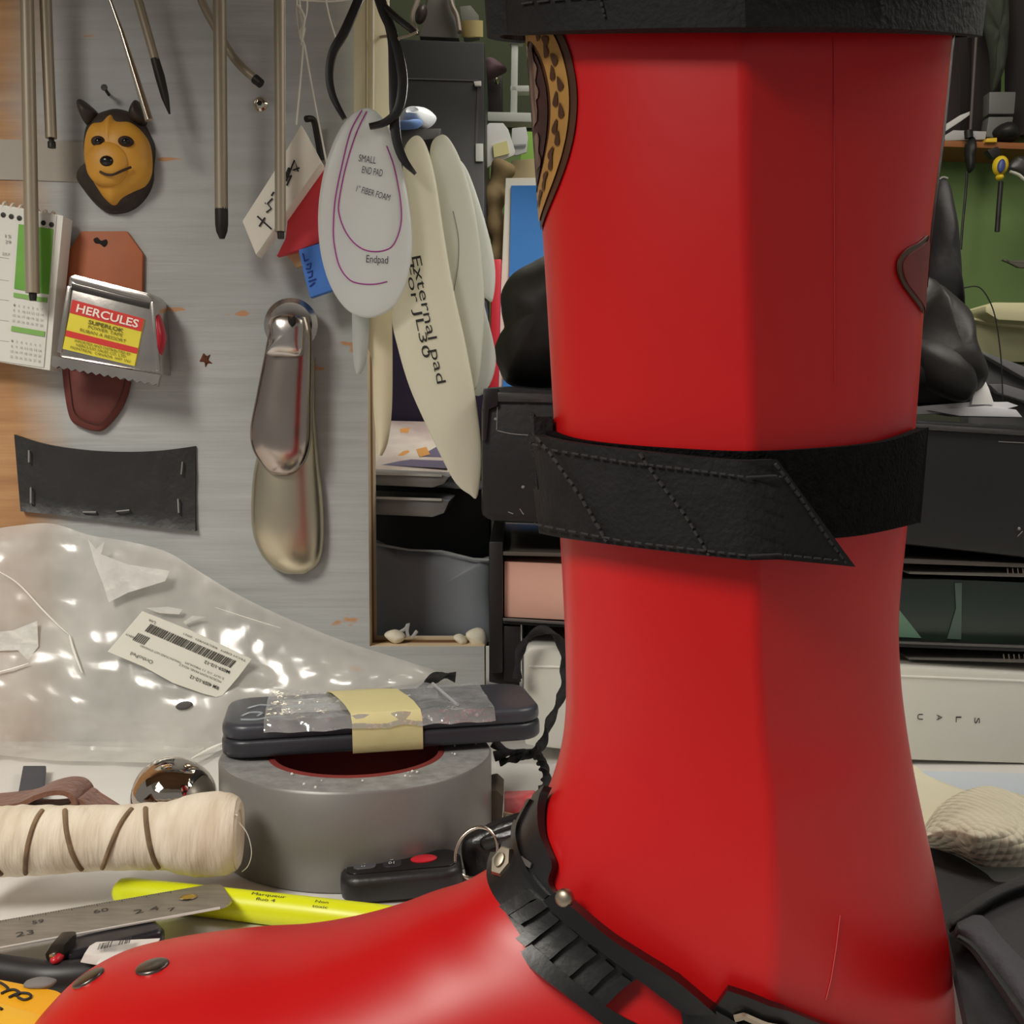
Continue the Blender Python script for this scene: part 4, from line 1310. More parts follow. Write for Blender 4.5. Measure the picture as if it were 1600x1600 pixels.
# key fob, ring and key case
FM = frame(G(534, 1412, .0) + Vector((0, -.004, 0)), (1, .10, .05))
fob = thing('key_fob', 'black remote key fob with a red button in front of the tape roll', 'key fob', FM.translation)
fobM = M('fob_black', (30, 29, 31), .4, noi=(60, .2), bump=(300, .1))
rounded_plate('fob_body', .056, .030, .0125, .009, FM, fobM, fob, 0, .004)
rounded_plate('fob_face', .050, .021, .0008, .005, FM, M('fob_gloss', (22, 21, 22), .2), fob, .0122, .0003, .003, .005)
btn = M('fob_grey', (74, 74, 78), .4)
b1 = rounded_plate('grey_button', .0105, .012, .001, .003, FM, btn, fob, .0126, .0004, .006, .009)
b2_ = rounded_plate('grey_button', .0085, .012, .0006, .003, FM, M('fob_dark_button', (40, 40, 44), .4), fob, .0126, .0002, .0195, .009)
lathe('red_button', [(.0056, 0), (.0056, .0006), (.0045, .0011), (0, .0013)], frame(FM @ Vector((.0385, .0155, .0128)), FM.to_3x3() @ Vector((1, 0, 0)), FM.to_3x3() @ Vector((0, 0, 1))) @ Matrix.Diagonal((1.1, .8, 1, 1)), M('fob_red', (186, 32, 44), .35), fob, 28)
bm = bmesh.new()
def ftext(s, x, y, wd, h):
    text_bm(bm, s, FM @ Vector((x, y, .0138)), FM.to_3x3() @ Vector((wd, 0, 0)), FM.to_3x3() @ Vector((0, h, 0)), 0)
ftext('II', .0095, .0135, .002, .0032); ftext('u', .0098, .0105, .0016, .002); ftext('8', .0225, .0155, .002, .003); ftext('01', .0222, .011, .0026, .003)
finish('button_marks', bm, M('mark_grey', (176, 176, 176), .5), fob, False)
kr = thing('key_ring', 'silver split ring joining the fob to the black key case', 'key ring', P(735, 1370, .505))
rc = P(744, 1333, .508)
for k in range(2):
    rp = [rc + Vector((.0098 * math.cos(a), .004 * math.sin(a) + k * .0011, .0105 * math.sin(a) + .002 * math.cos(a))) for a in [2 * PI * i / 40 for i in range(41)]]
    tube('ring_coil', rp, .00075, chromeM, kr, 8)
kc = thing('key_case', 'shiny black leather key case behind the buckle strap', 'key case', P(790, 1372, .51))
leG = M('gloss_black_leather', (26, 24, 25), .3, noi=(50, .3), bump=(120, .4))
pillow('case_flap', [(722, 1318), (750, 1298), (790, 1280), (826, 1272), (850, 1285), (845, 1330), (800, 1364), (760, 1382), (735, 1384), (726, 1360)], .524, .008, leG, kc, n=50, K=5, jit=.004, back=.004)
pillow('case_fold', [(752, 1312), (790, 1294), (830, 1285), (836, 1300), (790, 1316), (758, 1328)], .512, .004, leG, kc, n=40, K=4, jit=.003)
ml = thing('matchbox', 'little crumpled box with a red printed label behind the key case', 'box', P(800, 1285, .60))
slab('box_side', [(766, 1236), (776, 1234), (787, 1244), (784, 1290), (762, 1292), (766, 1262)], .575, .03, M('box_brown', (96, 86, 72), .7, noi=(40, .2)), ml, .0008)
slab('red_label', [(788, 1247), (836, 1245), (846, 1262), (818, 1279), (788, 1270)], .578, .012, M('box_red', (196, 66, 76), .5, rgb2=(216, 130, 130), noi=(120, .15)), ml, .0008)
slab('white_edge', [(788, 1269), (818, 1276), (818, 1283), (786, 1275)], .577, .003, M('box_edge', (214, 196, 168), .6), ml)
tube('metal_hook', crs([P(786, 1290, .576), P(788, 1276, .576), P(800, 1274, .576), P(814, 1280, .576), P(816, 1296, .576)], 14), .0006, chromeM, ml, 6)

# yellow highlighter
hl = thing('highlighter', 'fluorescent yellow marker lying under the steel ruler', 'marker', G(380, 1410))
yel = M('fluorescent_yellow', (218, 226, 24), .35, noi=(20, .05), spec=.5)
a, b = G(183, 1392, .0068), G(600, 1440, .0068)
axd = (b - a).normalized()
mm = frame(a, (0, 0, 1), axd)
lathe('barrel', [(0, -.0012), (.0035, -.0005), (.0058, .002), (.0064, .006), (.0066, .05), (.0068, .095), (.0068, .135), (.006, .137), (0, .137)], mm, yel, hl, 32)
bm = bmesh.new()
sd = Vector((0, 0, 1)).cross(axd).normalized()
def on_bar(s, f, wd, h, el):
    n = (Vector((0, 0, 1)) * math.sin(el) - sd * -math.cos(el) * -1)
    n = (Vector((0, 0, 1)) * math.sin(el) + Vector((axd.y, -axd.x, 0)) * math.cos(el)).normalized()
    u = axd.cross(n) * -1
    u = n.cross(axd)
    if u.z < 0: u = -u
    o_ = a + axd * f + n * .0070
    text_bm(bm, s, o_, axd * wd, u * h, 0)
L_ = (b - a).length
on_bar('Marqueur', .068, .016, .0016, 1.2)
on_bar('fluo 4', .071, .009, .0014, .85)
on_bar('Non', .098, .006, .0014, 1.15)
on_bar('toxic', .0975, .007, .0013, .8)
finish('print', bm, M('print_dark', (60, 62, 30), .6), hl, False)

# steel ruler
zr = .0142
c0, c1 = G(0, 1480, zr), G(366, 1413, zr)
d0_, d1_ = G(0, 1430, zr), G(358, 1371, zr)
ax = (c1 - c0).normalized()
ro = c1 - ax * .36
RM = frame(ro, ax)
rl = thing('steel_ruler', 'steel ruler with worn numbers lying across the yellow marker', 'ruler', RM @ Vector((.25, .012, 0)))
rulM = M('ruler_steel', (164, 160, 154), .38, .7, noi=(60, .14, (1, 6, 1)), bump=(200, .05))
WR = .0265
bm = bmesh.new()
pts = []
for cx_, cy_, a0 in ((.36 - .006, .006, -PI / 2), (.36 - .006, WR - .006, 0)):
    for k in range(7):
        t = a0 + PI / 2 * k / 6
        pts.append((cx_ + .006 * math.cos(t), cy_ + .006 * math.sin(t)))
pts += [(0, WR), (0, 0)]
n = len(pts)
add(bm, [RM @ Vector((x, y, 0)) for x, y in pts] + [RM @ Vector((x, y, -.0009)) for x, y in pts], [list(range(n)), list(range(2 * n - 1, n - 1, -1))] + [[i, (i + 1) % n, n + (i + 1) % n, n + i] for i in range(n)])
finish('blade', bm, rulM, rl, False)
tube('bright_edge', [RM @ Vector((0, -.0001, -.0004)), RM @ Vector((.354, -.0001, -.0004))], .0006, M('edge_bright', (232, 228, 222), .3, .4), rl, 6)
lathe('hang_hole', [(.0032, .0002), (0, .0003)], RM @ Matrix.Translation((.344, .0155, 0)) @ Matrix.Diagonal((1, .8, 1, 1)), M('hole_gold', (150, 124, 40), .6), rl, 24)
lathe('hole_rim', [(.0032, .0002), (.0038, .0004), (.0032, .0006)], RM @ Matrix.Translation((.344, .0155, 0)) @ Matrix.Diagonal((1, .8, 1, 1)), chromeM, rl, 24, close=True)
bm = bmesh.new()
for i in range(340):
    x = .36 - .022 - i * .001
    h = .0032 if i % 10 == 0 else (.0024 if i % 5 == 0 else .0015)
    if i < 160: add(bm, [RM @ Vector((x, WR - .0004, .0002)), RM @ Vector((x + .00025, WR - .0004, .0002)), RM @ Vector((x + .00025, WR - h, .0002)), RM @ Vector((x, WR - h, .0002))], [[0, 1, 2, 3]])
def rtext(s, x, y, wd, h):
    text_bm(bm, s, RM @ Vector((x, y, 0)), RM.to_3x3() @ Vector((wd, 0, 0)), RM.to_3x3() @ Vector((0, h, 0)), .0002)
for i, s in enumerate(('60', '59', '58', '57', '56', '55')):
    rtext(s, .306 - i * .0235, .0165, .0058 if i == 0 else .0044, .0036)
for i, s in enumerate(('23', '22', '21', '20')):
    rtext(s, .276 - i * .0254 * 1.18, .0068, .0066, .0044)
rtext('2 4', .321, .0085, .010, .0040); rtext('7', .334, .0050, .003, .003)
finish('graduations', bm, M('ruler_ink', (66, 62, 60), .6), rl, False)

# plaster bandage roll
RA, RB = P(-60, 1322, .485), P(372, 1319, .497)
zroll = .0320
RA.z = zroll; RB.z = zroll + .001
rb_ = thing('bandage_roll', 'dirty white rolled bandage tube with open end pointing at the duct tape', 'bandage roll', (RA + RB) / 2 - Vector((0, 0, .016)))
gauze = M('dirty_gauze', (240, 230, 212), .9, rgb2=(206, 190, 166), noi=(35, .25, (3, 1, 1)), bump=(90, .35, (6, 1, 1)))
gauzeD = M('gauze_gap', (126, 104, 80), .95, noi=(90, .35), bump=(200, .5))
axr = (RB - RA).normalized(); LR = (RB - RA).length
mr_ = frame(RA, (0, 0, 1), axr)
bm = bmesh.new()
NS, NK = 140, 40
verts, faces = [], []
def rr_(s, a):
    base = .0148 + .0006 * math.sin(s * 9)
    e = (s - .74) / .26
    if e > 0: base += .0032 * math.sin(min(1, e * 1.6) * PI / 2) - .0022 * max(0, (e - .8) / .2) ** 2
    return base + .0005 * noise.noise(Vector((s * 30, math.cos(a) * 2, math.sin(a) * 2)))
for i in range(NS + 1):
    s = i / NS
    for k in range(NK):
        a_ = 2 * PI * k / NK
        r = rr_(s, a_)
        verts.append(mr_ @ Vector((r * math.cos(a_), r * math.sin(a_), s * LR)))
for i in range(NS):
    for k in range(NK): faces.append([i * NK + k, i * NK + (k + 1) % NK, (i + 1) * NK + (k + 1) % NK, (i + 1) * NK + k])
add(bm, verts, faces)
finish('wrapped_gauze', bm, gauze, rb_)
bm = bmesh.new()
r_end = rr_(1, 0)
lathe_bm(bm, [(r_end - .0002, LR), (r_end - .002, LR + .0012), (r_end - .0055, LR + .0006), (r_end - .0062, LR - .002), (r_end - .007, LR - .02), (0, LR - .02)], mr_, 40)
finish('open_end', bm, [gauze], rb_)
lathe('dark_bore', [(r_end - .0072, LR - .012), (0, LR - .0118)], mr_ @ Matrix.Translation((0, 0, 0)), gauzeD, rb_, 30)
bm = bmesh.new()
def band(s0, a_s, a_e, ds, wdt):
    """spiral gap strip painted as a shallow raised cord"""
    q = []
    for j in range(25):
        f = j / 24
        a_ = a_s + (a_e - a_s) * f
        s = s0 + ds * f
        r = rr_(s, a_) + .0001
        q.append(mr_ @ Vector((r * math.cos(a_), r * math.sin(a_), s * LR)))
    tube_bm(bm, q, [wdt] * 25, 8)
# frame(): x axis up, z along axis; front (camera) side angles
fr_y = (mr_.to_3x3() @ Vector((0, 1, 0))).y
sg = -1 if fr_y > 0 else 1
for s0, ds in ((.205, -.045), (.55, -.10)):
    pass
for (sa, sb) in ((.30, .255), (.38, .451), (.62, .523), (.669, .725), (.10, .17)):
    band(sa, sg * .25, sg * 2.35, sb - sa, .0011)
finish('spiral_gap', bm, gauzeD, rb_)
bm = bmesh.new()
tube_bm(bm, crs([P(366, 1278, .488), P(385, 1300, .488), P(393, 1330, .488), P(388, 1352, .488), P(378, 1362, .488)], 20), .0002, 5)
tube_bm(bm, crs([P(360, 1270, .488), P(372, 1274, .487), P(369, 1268, .486)], 8), .0003, 5)
finish('loose_thread', bm, strM, rb_)

# chrome ball ornament / bowl
cb = thing('chrome_bowl', 'shiny dented chrome bowl upside down behind the bandage roll', 'bowl', P(272, 1298, .575))
mir = M('mirror_chrome', (200, 192, 182), .05, 1.0, bump=(34, .35))
cbm = frame(P(272, 1248, .575), (1, 0, 0), (.0, -.25, 1))
rr0 = 68 * pxm(.578)
bm = bmesh.new()
lathe_bm(bm, [(rr0 * math.cos(a), rr0 * .95 * math.sin(a)) for a in [-.75 + (.75 + PI / 2) * i / 20 for i in range(21)]], cbm, 48)
for v in bm.verts:
    q = v.co
    d = noise.noise(q * 45)
    v.co = q + (q - cbm.translation).normalized() * .0016 * d
finish('bowl', bm, mir, cb, sharp=60)
pillow('flared_lip', [(200, 1283), (222, 1268), (250, 1270), (262, 1280), (240, 1300), (205, 1304)], .566, .004, mir, cb, n=30, K=4)

# suede strap loop, dark rubber strip
sd_ = thing('suede_strap', 'folded brown suede strap resting against the bandage roll', 'suede strap', P(60, 1285, .525))
su = M('brown_suede', (140, 96, 76), .95, rgb2=(112, 74, 58), noi=(80, .25), bump=(300, .6), sheen=.3)
def strip3(name, px, Y, w, th, mat, parent):
    c = crs([P(x, y, Y) for x, y in px], 50)
    A, B = [], []
    n = len(c)
    for i in range(n):
        t = (c[min(n - 1, i + 1)] - c[max(0, i - 1)]).normalized()
        nn = Vector((-t.z, 0, t.x))
        ra = [c[i] + nn * th / 2 + Vector((0, w * (k / 5), 0)) for k in range(6)]
        rb = [c[i] - nn * th / 2 + Vector((0, w * (k / 5), 0)) for k in range(6)]
        A.append(ra); B.append(rb)
    return solid_grid(name, A, B, mat, parent, 60)
strip3('strap_loop', [(-60, 1278), (0, 1274), (60, 1276), (100, 1270), (116, 1258), (106, 1242), (84, 1239), (56, 1246), (30, 1258), (-10, 1264), (-60, 1268)], .512, .022, 8 * pxm(.51), su, sd_)
strip3('strap_end', [(108, 1262), (122, 1252), (134, 1260), (150, 1270), (172, 1284)], .514, .018, 7 * pxm(.51), su, sd_)
rs = thing('rubber_strip', 'flat dark grey rubber strip lying behind the suede strap', 'rubber strip', G(50, 1235))
plate3('strip', [G(36, 1196, .006), G(72, 1196, .006), G(66, 1245, .006), G(56, 1300, .006), G(16, 1300, .006), G(27, 1245, .006)], .005, M('dark_rubber', (70, 72, 80), .7, noi=(60, .1)), rs, .0008, Vector((0, 0, 1)))

# lighter, black tool, yellow case near the toe
li = thing('barrel_lighter', 'black lighter with bar-code sticker partly hidden by the toe', 'lighter', G(150, 1500))
blkG = M('lighter_black', (34, 32, 38), .3, noi=(50, .15))
la, lb = G(92, 1502, .0075), G(252, 1462, .0075)
lm = frame(la, lb - la)
rounded_plate('lighter_body', (lb - la).length, .016, .011, .004, lm, blkG, li, -.0055, .003, 0, -.008)
slab('metal_guard', [(68, 1492), (76, 1478), (100, 1478), (98, 1506), (72, 1506)], la.y - .008, .014, M('guard_dark', (52, 48, 46), .3, .6), li, .002)
pillow('red_button', ell_pts(88, 1498, 9, 7), la.y - .009, .003, M('lighter_red', (188, 30, 44), .35), li, n=20, K=3)
slab('silver_wheel', [(76, 1492), (86, 1492), (86, 1499), (76, 1499)], la.y - .0105, .003, chromeM, li, .0006)
sk = thing('bar_code_sticker', 'curled white bar-code sticker beside the black lighter', 'sticker', G(165, 1490, .01))
zs = .0132
A = [[G(x, y, zs + h) for x, y, h in row] for row in (
    [(126, 1502, 0), (132, 1490, .003), (140, 1478, .004), (150, 1472, .003)],
    [(150, 1506, 0), (160, 1494, .002), (168, 1480, .003), (178, 1470, .002)],
    [(180, 1510, 0), (190, 1496, .001), (200, 1482, .001), (212, 1468, .001)],
    [(230, 1510, 0), (236, 1496, 0), (242, 1480, 0), (250, 1466, 0)])]
B = [[v - Vector((0, 0, .0004)) for v in r] for r in A]
solid_grid('sticker_sheet', A, B, M('sticker_white', (220, 216, 210), .5), sk)
bm = bmesh.new()
for i in range(22):
    x = 152 + i * 2.3
    wv = random.choice((.7, 1.1, 1.6))
    p = [G(x, 1484 - i * .5, zs + .0042), G(x + wv, 1484 - i * .5, zs + .0042), G(x + 4 + wv, 1474 - i * .5, zs + .0042), G(x + 4, 1474 - i * .5, zs + .0042)]
    add(bm, p, [[0, 1, 2, 3]])
finish('bar_code', bm, penM, sk, False)
bt_ = thing('black_tool', 'dull black tool handle lying behind the yellow case', 'tool', G(70, 1530))
tc_ = crs([G(-80, 1512, .006), G(-20, 1514, .006), (G(30, 1520, .006)), G(80, 1526, .006), G(140, 1522, .006), G(170, 1515, .006)], 30)
tube('handle', tc_, [.0058] * len(tc_), M('tool_black', (36, 35, 38), .45, noi=(60, .2)), bt_, 14)
pillow('grey_pad', [(38, 1536), (60, 1530), (84, 1534), (80, 1542), (56, 1542), (40, 1541)], G(60, 1536, .01).y - .006, .003, M('grey_rubber', (120, 116, 114), .7), bt_, n=24, K=3)
ye = thing('yellow_case', 'bright yellow plastic tool case with black scrawl at the boot toe', 'case', G(20, 1570))
yM = M('yellow_plastic', (244, 176, 28), .42, noi=(20, .05), spec=.5)
plate3('case_top', [G(-120, 1508, .012), G(0, 1528, .012), G(88, 1545, .012), G(120, 1560, .012), G(70, 1680, .012), G(-120, 1640, .012)], .012, yM, ye, .002, Vector((0, 0, 1)))
plate3('case_step', [G(-120, 1545, .0135), G(0, 1566, .0135), G(66, 1584, .0135), G(60, 1660, .0135), G(-120, 1630, .0135)], .004, M('yellow_light', (250, 192, 46), .42), ye, .0012, Vector((0, 0, 1)))
bm = bmesh.new()
for pts in ([(0, 1535), (8, 1540), (12, 1546), (2, 1552)], [(10, 1548), (22, 1546), (30, 1551), (24, 1556)], [(14, 1558), (28, 1552), (44, 1552), (48, 1558), (38, 1562), (28, 1558)], [(0, 1575), (3, 1577)]):
    tube_bm(bm, crs([G(x, y, .0125 if y < 1565 else .014) for x, y in pts], 16), .0005, 5)
finish('scrawl', bm, penM, ye)

# ------------------------------------------------------------------ clear plastic bag with label, draped from panel to worktop
pb = thing('plastic_bag', 'large clear plastic bag crumpled against the foot of the grey panel', 'plastic bag', G(250, 1160))
filmM = film('bag_film', (228, 225, 218), .52, .075, .20, 18, .45)
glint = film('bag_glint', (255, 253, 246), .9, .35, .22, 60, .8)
TOPB = [(-120, 826), (-40, 830), (20, 822), (80, 818), (140, 836), (200, 846), (260, 862), (310, 892), (370, 928), (440, 962), (520, 995), (600, 1022), (690, 1050)]
BOTB = [(-120, 1172), (0, 1180), (80, 1188), (160, 1190), (240, 1192), (300, 1194), (345, 1172), (400, 1150), (460, 1140), (520, 1130), (590, 1115), (650, 1090), (700, 1062)]
NX, NY = 90, 60
tp = resample(crs([(x, y, 0) for x, y in TOPB], 120), NX + 1)
bt3 = resample(crs([(x, y, 0) for x, y in BOTB], 120), NX + 1)
def bag_pt(px, py, f):
    # follows the panel, then sweeps out on to the worktop
    k = max(0, min(1, (py - 960) / 200.0))
    out_ = .030 * (k * k * (3 - 2 * k))
    h = abs(.004 * noise.noise(Vector((px * .010, py * .013, 2))) + .0022 * noise.noise(Vector((px * .03, py * .03, 7))))
    Yp = YW - .006 - out_ * .8 - .010 * math.sin(PI * min(1, max(0, f))) - h
    gr = G(px, py, .003 + h) if py > 800 else None
    if gr is not None and gr.y < Yp:
        return gr
    return P(px, py, Yp)
bm = bmesh.new()
g = []
for i in range(NX + 1):
    r = []
    for j in range(NY + 1):
        q = tp[i].lerp(bt3[i], j / NY)
        r.append(bm.verts.new(bag_pt(q.x, q.y, j / NY)))
    g.append(r)
for i in range(NX):
    for j in range(NY): bm.faces.new([g[i][j], g[i + 1][j], g[i + 1][j + 1], g[i][j + 1]])
finish('bag_sheet', bm, filmM, pb, sharp=25)
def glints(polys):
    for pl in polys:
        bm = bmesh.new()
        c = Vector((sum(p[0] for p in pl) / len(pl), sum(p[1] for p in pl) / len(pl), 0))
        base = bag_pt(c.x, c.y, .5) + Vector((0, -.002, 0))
        # crease highlight painted as a near-white facet, only slightly tilted
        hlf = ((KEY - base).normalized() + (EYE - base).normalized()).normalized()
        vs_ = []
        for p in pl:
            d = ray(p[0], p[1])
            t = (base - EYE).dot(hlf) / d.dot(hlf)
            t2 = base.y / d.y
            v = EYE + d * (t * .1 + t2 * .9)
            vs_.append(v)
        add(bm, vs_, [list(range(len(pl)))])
        finish('glint_facet', bm, glint, pb, False)
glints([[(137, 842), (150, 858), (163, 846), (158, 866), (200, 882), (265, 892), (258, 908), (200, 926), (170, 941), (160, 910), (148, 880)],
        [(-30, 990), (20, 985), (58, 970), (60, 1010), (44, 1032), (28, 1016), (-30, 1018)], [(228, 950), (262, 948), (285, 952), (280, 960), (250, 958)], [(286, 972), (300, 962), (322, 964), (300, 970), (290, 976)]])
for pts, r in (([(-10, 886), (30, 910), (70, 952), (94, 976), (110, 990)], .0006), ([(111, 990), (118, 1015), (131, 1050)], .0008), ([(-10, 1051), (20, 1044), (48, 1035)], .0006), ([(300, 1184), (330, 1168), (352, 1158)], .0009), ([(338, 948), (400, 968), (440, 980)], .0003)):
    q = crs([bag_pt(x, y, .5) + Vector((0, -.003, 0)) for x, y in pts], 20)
    tube('fold_glint', q, [r * (.3 + .7 * math.sin(PI * (i + .5) / len(q))) for i in range(len(q))], M('glint_white', (246, 242, 234), .3), pb, 6)  # white streaks paint the highlights along the bag's folds
# sticker on the bag, upside down
SA, SB, SC, SD = (222, 955), (393, 1030), (340, 1089), (168, 1018)
YL = min(bag_pt(x, y, f).y for x, y, f in ((222, 955, .4), (393, 1030, .5), (340, 1089, .8), (168, 1018, .6), (280, 1022, .6), (330, 1060, .7), (300, 990, .5), (240, 1045, .7))) - .003
lb_ = slab('bag_label', [SA, (300, 986), SB, (372, 1058), (348, 1086), (338, 1089), (318, 1084), (270, 1067), (225, 1042), SD], YL, .0006, M('label_paper', (230, 228, 216), .6, noi=(30, .02)), pb)
bm = bmesh.new()
def sp(u, v): return lerp2(lerp2(SA, SB, u), lerp2(SD, SC, u), v)
x = .13
while x < .90:
    wv = random.choice((.006, .010, .014))
    q = [sp(x, .16), sp(x + wv, .16), sp(x + wv, .34), sp(x, .34)]
    add(bm, [P(p[0], p[1], YL - .0004) for p in q], [[0, 1, 2, 3]])
    x += wv + random.choice((.006, .009))
x = .10
while x < .20:
    q = [sp(x, .42), sp(x + .008, .42), sp(x + .008, .60), sp(x, .60)]
    add(bm, [P(p[0], p[1], YL - .0004) for p in q], [[0, 1, 2, 3]])
    x += .016
def stx(s, u0, u1, v, h, bold=False):
    # reads upside down: starts at the far end
    a_, b_ = sp(u1, v), sp(u0, v)
    px_text_bm(bm, s, a_, b_, h, YL - .0004, flip=False, bold=bold)
stx('RM 4059-1/2-12', .95 - .26, .95, .86 - .07, 5.5, True)
stx('M059-1/2-12', .70, .93, .40, 5, True)
stx('MICRON FOAM PANEL ADULT', .55, .93, .66, 3.5)
stx('5 SUT 1/2 11 MEDIUM', .58, .93, .58, 3.2)
stx('MANUFACTURED NOT STANDARD', .18, .55, .62, 3.2)
stx('OrthoPed', .16, .36, .82, 6)
stx('Lxx', .09, .15, .08, 5)
stx('10008419', .02, .12, .52, 3.5)
stx('TECH DEPT  RECEIVED  2021', .40, .97, .06, 3)
finish('print', bm, M('label_ink', (74, 72, 66), .7), lb_, False)
sp_ = pillow('dark_scrap', ell_pts(287, 1103, 13, 6, -.15), bag_pt(287, 1103, .8).y - .004, .001, M('scrap_grey', (84, 82, 82), .8), None, n=24, K=3)
tag(sp_, 'small dark oval scrap below the bag label', 'scrap')
# ================================================================== stack behind the boot
def qb(name, pts, Y, depth, mat, parent=None, bev=.0015):
    return slab(name, pts, Y, depth, mat, parent, bev)
# white ring binder lying flat
wbM = M('binder_white', (222, 222, 212), .35, noi=(6, .03), spec=.5)
bd = thing('ring_binder', 'thick white ring binder lying flat under the black tray stack', 'binder', P(1200, 1185, .735))
YBI = .713
qb('binder_spine', [(818, 1022), (826, 1011), (1405, 1041), (1620, 1054), (1780, 1064), (1780, 1195), (1600, 1194), (880, 1172), (820, 1165)], YBI, .22, wbM, bd, .004)
qb('spine_groove', [(826, 1040), (1405, 1055), (1780, 1070), (1780, 1073), (1405, 1058), (826, 1043)], YBI - .0006, .002, M('groove_light', (244, 243, 236), .3), bd, .0003)
bm = bmesh.new()
for s, x, y in (('U', 1438, 1120), ('A', 1468, 1121), ('L', 1498, 1124), ('S', 1527, 1126), ('N', 1409, 1119), ('A', 1380, 1118)):
    a = P(x - 4, y - 5 if s != 'L' else y - 4, YBI - .0004)
    # letters stand on their side: text direction runs down the picture
    text_bm(bm, s, P(x - 4.5, y - 4.5, YBI - .0003), P(x - 4.5, y + 4.5, YBI - .0003) - P(x - 4.5, y - 4.5, YBI - .0003), P(x + 4.5, y, YBI - .0003) - P(x - 4.5, y, YBI - .0003), .0001)
finish('lettering', bm, M('binder_ink', (60, 58, 56), .7), bd, False)

# letter trays
ts = thing('letter_tray', 'black stacking letter tray under the black case', 'letter tray', P(800, 1000, .735))
trM = M('tray_black', (24, 22, 23), .45, noi=(20, .15))
trG = M('tray_grey', (86, 80, 74), .4, noi=(10, .15))
YT2 = .720
qb('tray_side', [(764, 846), (786, 846), (786, 1052), (764, 1052)], YT2, .26, trM, ts, .0015)
qb('tray_side', [(1690, 884), (1720, 884), (1720, 1050), (1690, 1048)], YT2, .26, trM, ts, .0015)
qb('upper_shelf', [(786, 862), (880, 864), (1400, 872), (1690, 884), (1690, 890), (1400, 880), (880, 870), (786, 868)], YT2, .26, trG, ts, .0005)
qb('middle_shelf', [(786, 968), (1400, 1004), (1690, 1014), (1690, 1022), (1400, 1011), (786, 975)], YT2, .26, trM, ts, .0008)
qb('shelf_lip', [(786, 966), (880, 972), (1400, 1003), (1690, 1012), (1690, 1016), (1400, 1006), (880, 976), (786, 970)], YT2 - .003, .003, M('lip_grey', (92, 90, 88), .35), ts, .0004)
qb('tray_back', [(764, 880), (1720, 900), (1720, 990), (764, 970)], YT2 + .24, .01, M('tray_dark', (22, 21, 21), .6), ts, 0)
qb('tray_post', [(764, 1040), (812, 1040), (812, 1075), (764, 1066)], YT2 + .01, .05, trM, ts, .001)
qb('lower_panel', [(787, 978), (814, 979), (814, 1066), (787, 1064)], YT2 + .002, .012, trM, ts, .0005)
# contents
pk = qb('paper_block', [(788, 877), (905, 882), (905, 970), (788, 964)], YT2 + .006, .17, M('pink_paper', (228, 178, 158), .75, noi=(8, .06)), None, .0006)
tag(pk, 'block of salmon pink paper in the black tray', 'paper block')
gf = thing('green_folder', 'translucent dark green folder in the tray, heel side of the boot', 'folder', P(1500, 1000, YT2 + .02))
qb('folder_face', [(1380, 904), (1480, 905), (1690, 914), (1690, 1012), (1380, 1003)], YT2 + .012, .01, M('dark_green_plastic', (52, 70, 60), .25, rgb2=(34, 42, 38), noi=(8, .3, (1, 1, .3)), spec=.6), gf, .0006)
slab('folder_corner', [(1398, 944), (1440, 997), (1398, 995)], YT2 + .011, .0008, M('pale_green_plastic', (112, 150, 126), .35), gf)
slab('folder_strip', [(1492, 911), (1503, 911), (1502, 999), (1480, 998), (1494, 950)], YT2 + .011, .0008, M('mid_green_plastic', (88, 112, 100), .35), gf)
for lab_, yy, xx in (('spiral notebook with wire coil in the upper slot', 884, 1574), ('second wire-bound notebook in the lower slot above the binder', 1018, 1568)):
    nb = thing('spiral_notebook', lab_, 'notebook', P(1600, yy + 8, YT2 + .01), 'spiral notebooks in the trays')
    qb('cover', [(1420, yy + 9), (1560, yy + 11), (1680, yy + 13), (1680, yy + 20), (1560, yy + 17), (1420, yy + 13)], YT2 + .006, .17, M('cover_grey', (120, 118, 112), .25), nb, .0006)
    for k in range(6):
        x = xx + 8 * k
        tube('coil', [P(x, yy + 4, YT2 + .004), P(x + 1, yy + 12, YT2 + .003)], .0004, rodM, nb, 6)

# black case on the trays
cM = M('case_black', (24, 23, 25), .42, noi=(15, .15), bump=(120, .15), spec=.5)
bc = thing('black_case', 'scuffed black equipment case on top of the letter tray', 'case', P(1100, 850, .72))
YCA = .715
qb('case_body', [(752, 640), (757, 605), (800, 603), (1430, 655), (1780, 676), (1780, 880), (1600, 872), (1400, 850), (770, 815), (752, 806)], YCA, .26, cM, bc, .004)
qb('case_lid_edge', [(776, 612), (880, 616), (1430, 662), (1780, 684), (1780, 692), (1430, 671), (880, 630), (776, 628)], YCA - .003, .01, M('case_edge', (58, 56, 56), .35, noi=(60, .4, (1, 1, 6))), bc, .0015)
qb('corner_guard', [(755, 607), (778, 606), (778, 634), (764, 640), (760, 690), (754, 690)], YCA - .0035, .02, cM, bc, .0015)
bm = bmesh.new()
for pts in ([(777, 636), (776, 672)], [(777, 673), (800, 678), (826, 680)], [(762, 634), (776, 632)], [(794, 800), (802, 803)], [(812, 795), (818, 804)], [(1560, 690), (1600, 692)], [(1420, 818), (1436, 812)], [(1590, 838), (1598, 830)]):
    tube_bm(bm, crs([P(x, y, YCA - .0004) for x, y in pts], 8), .0003, 5)
for x, y in ((817, 761), (774, 655), (1592, 826)):
    bmesh.ops.create_icosphere(bm, subdivisions=1, radius=.0012, matrix=Matrix.Translation(P(x, y, YCA)))
finish('scuff_marks', bm, M('scuff_grey', (140, 138, 136), .6), bc)

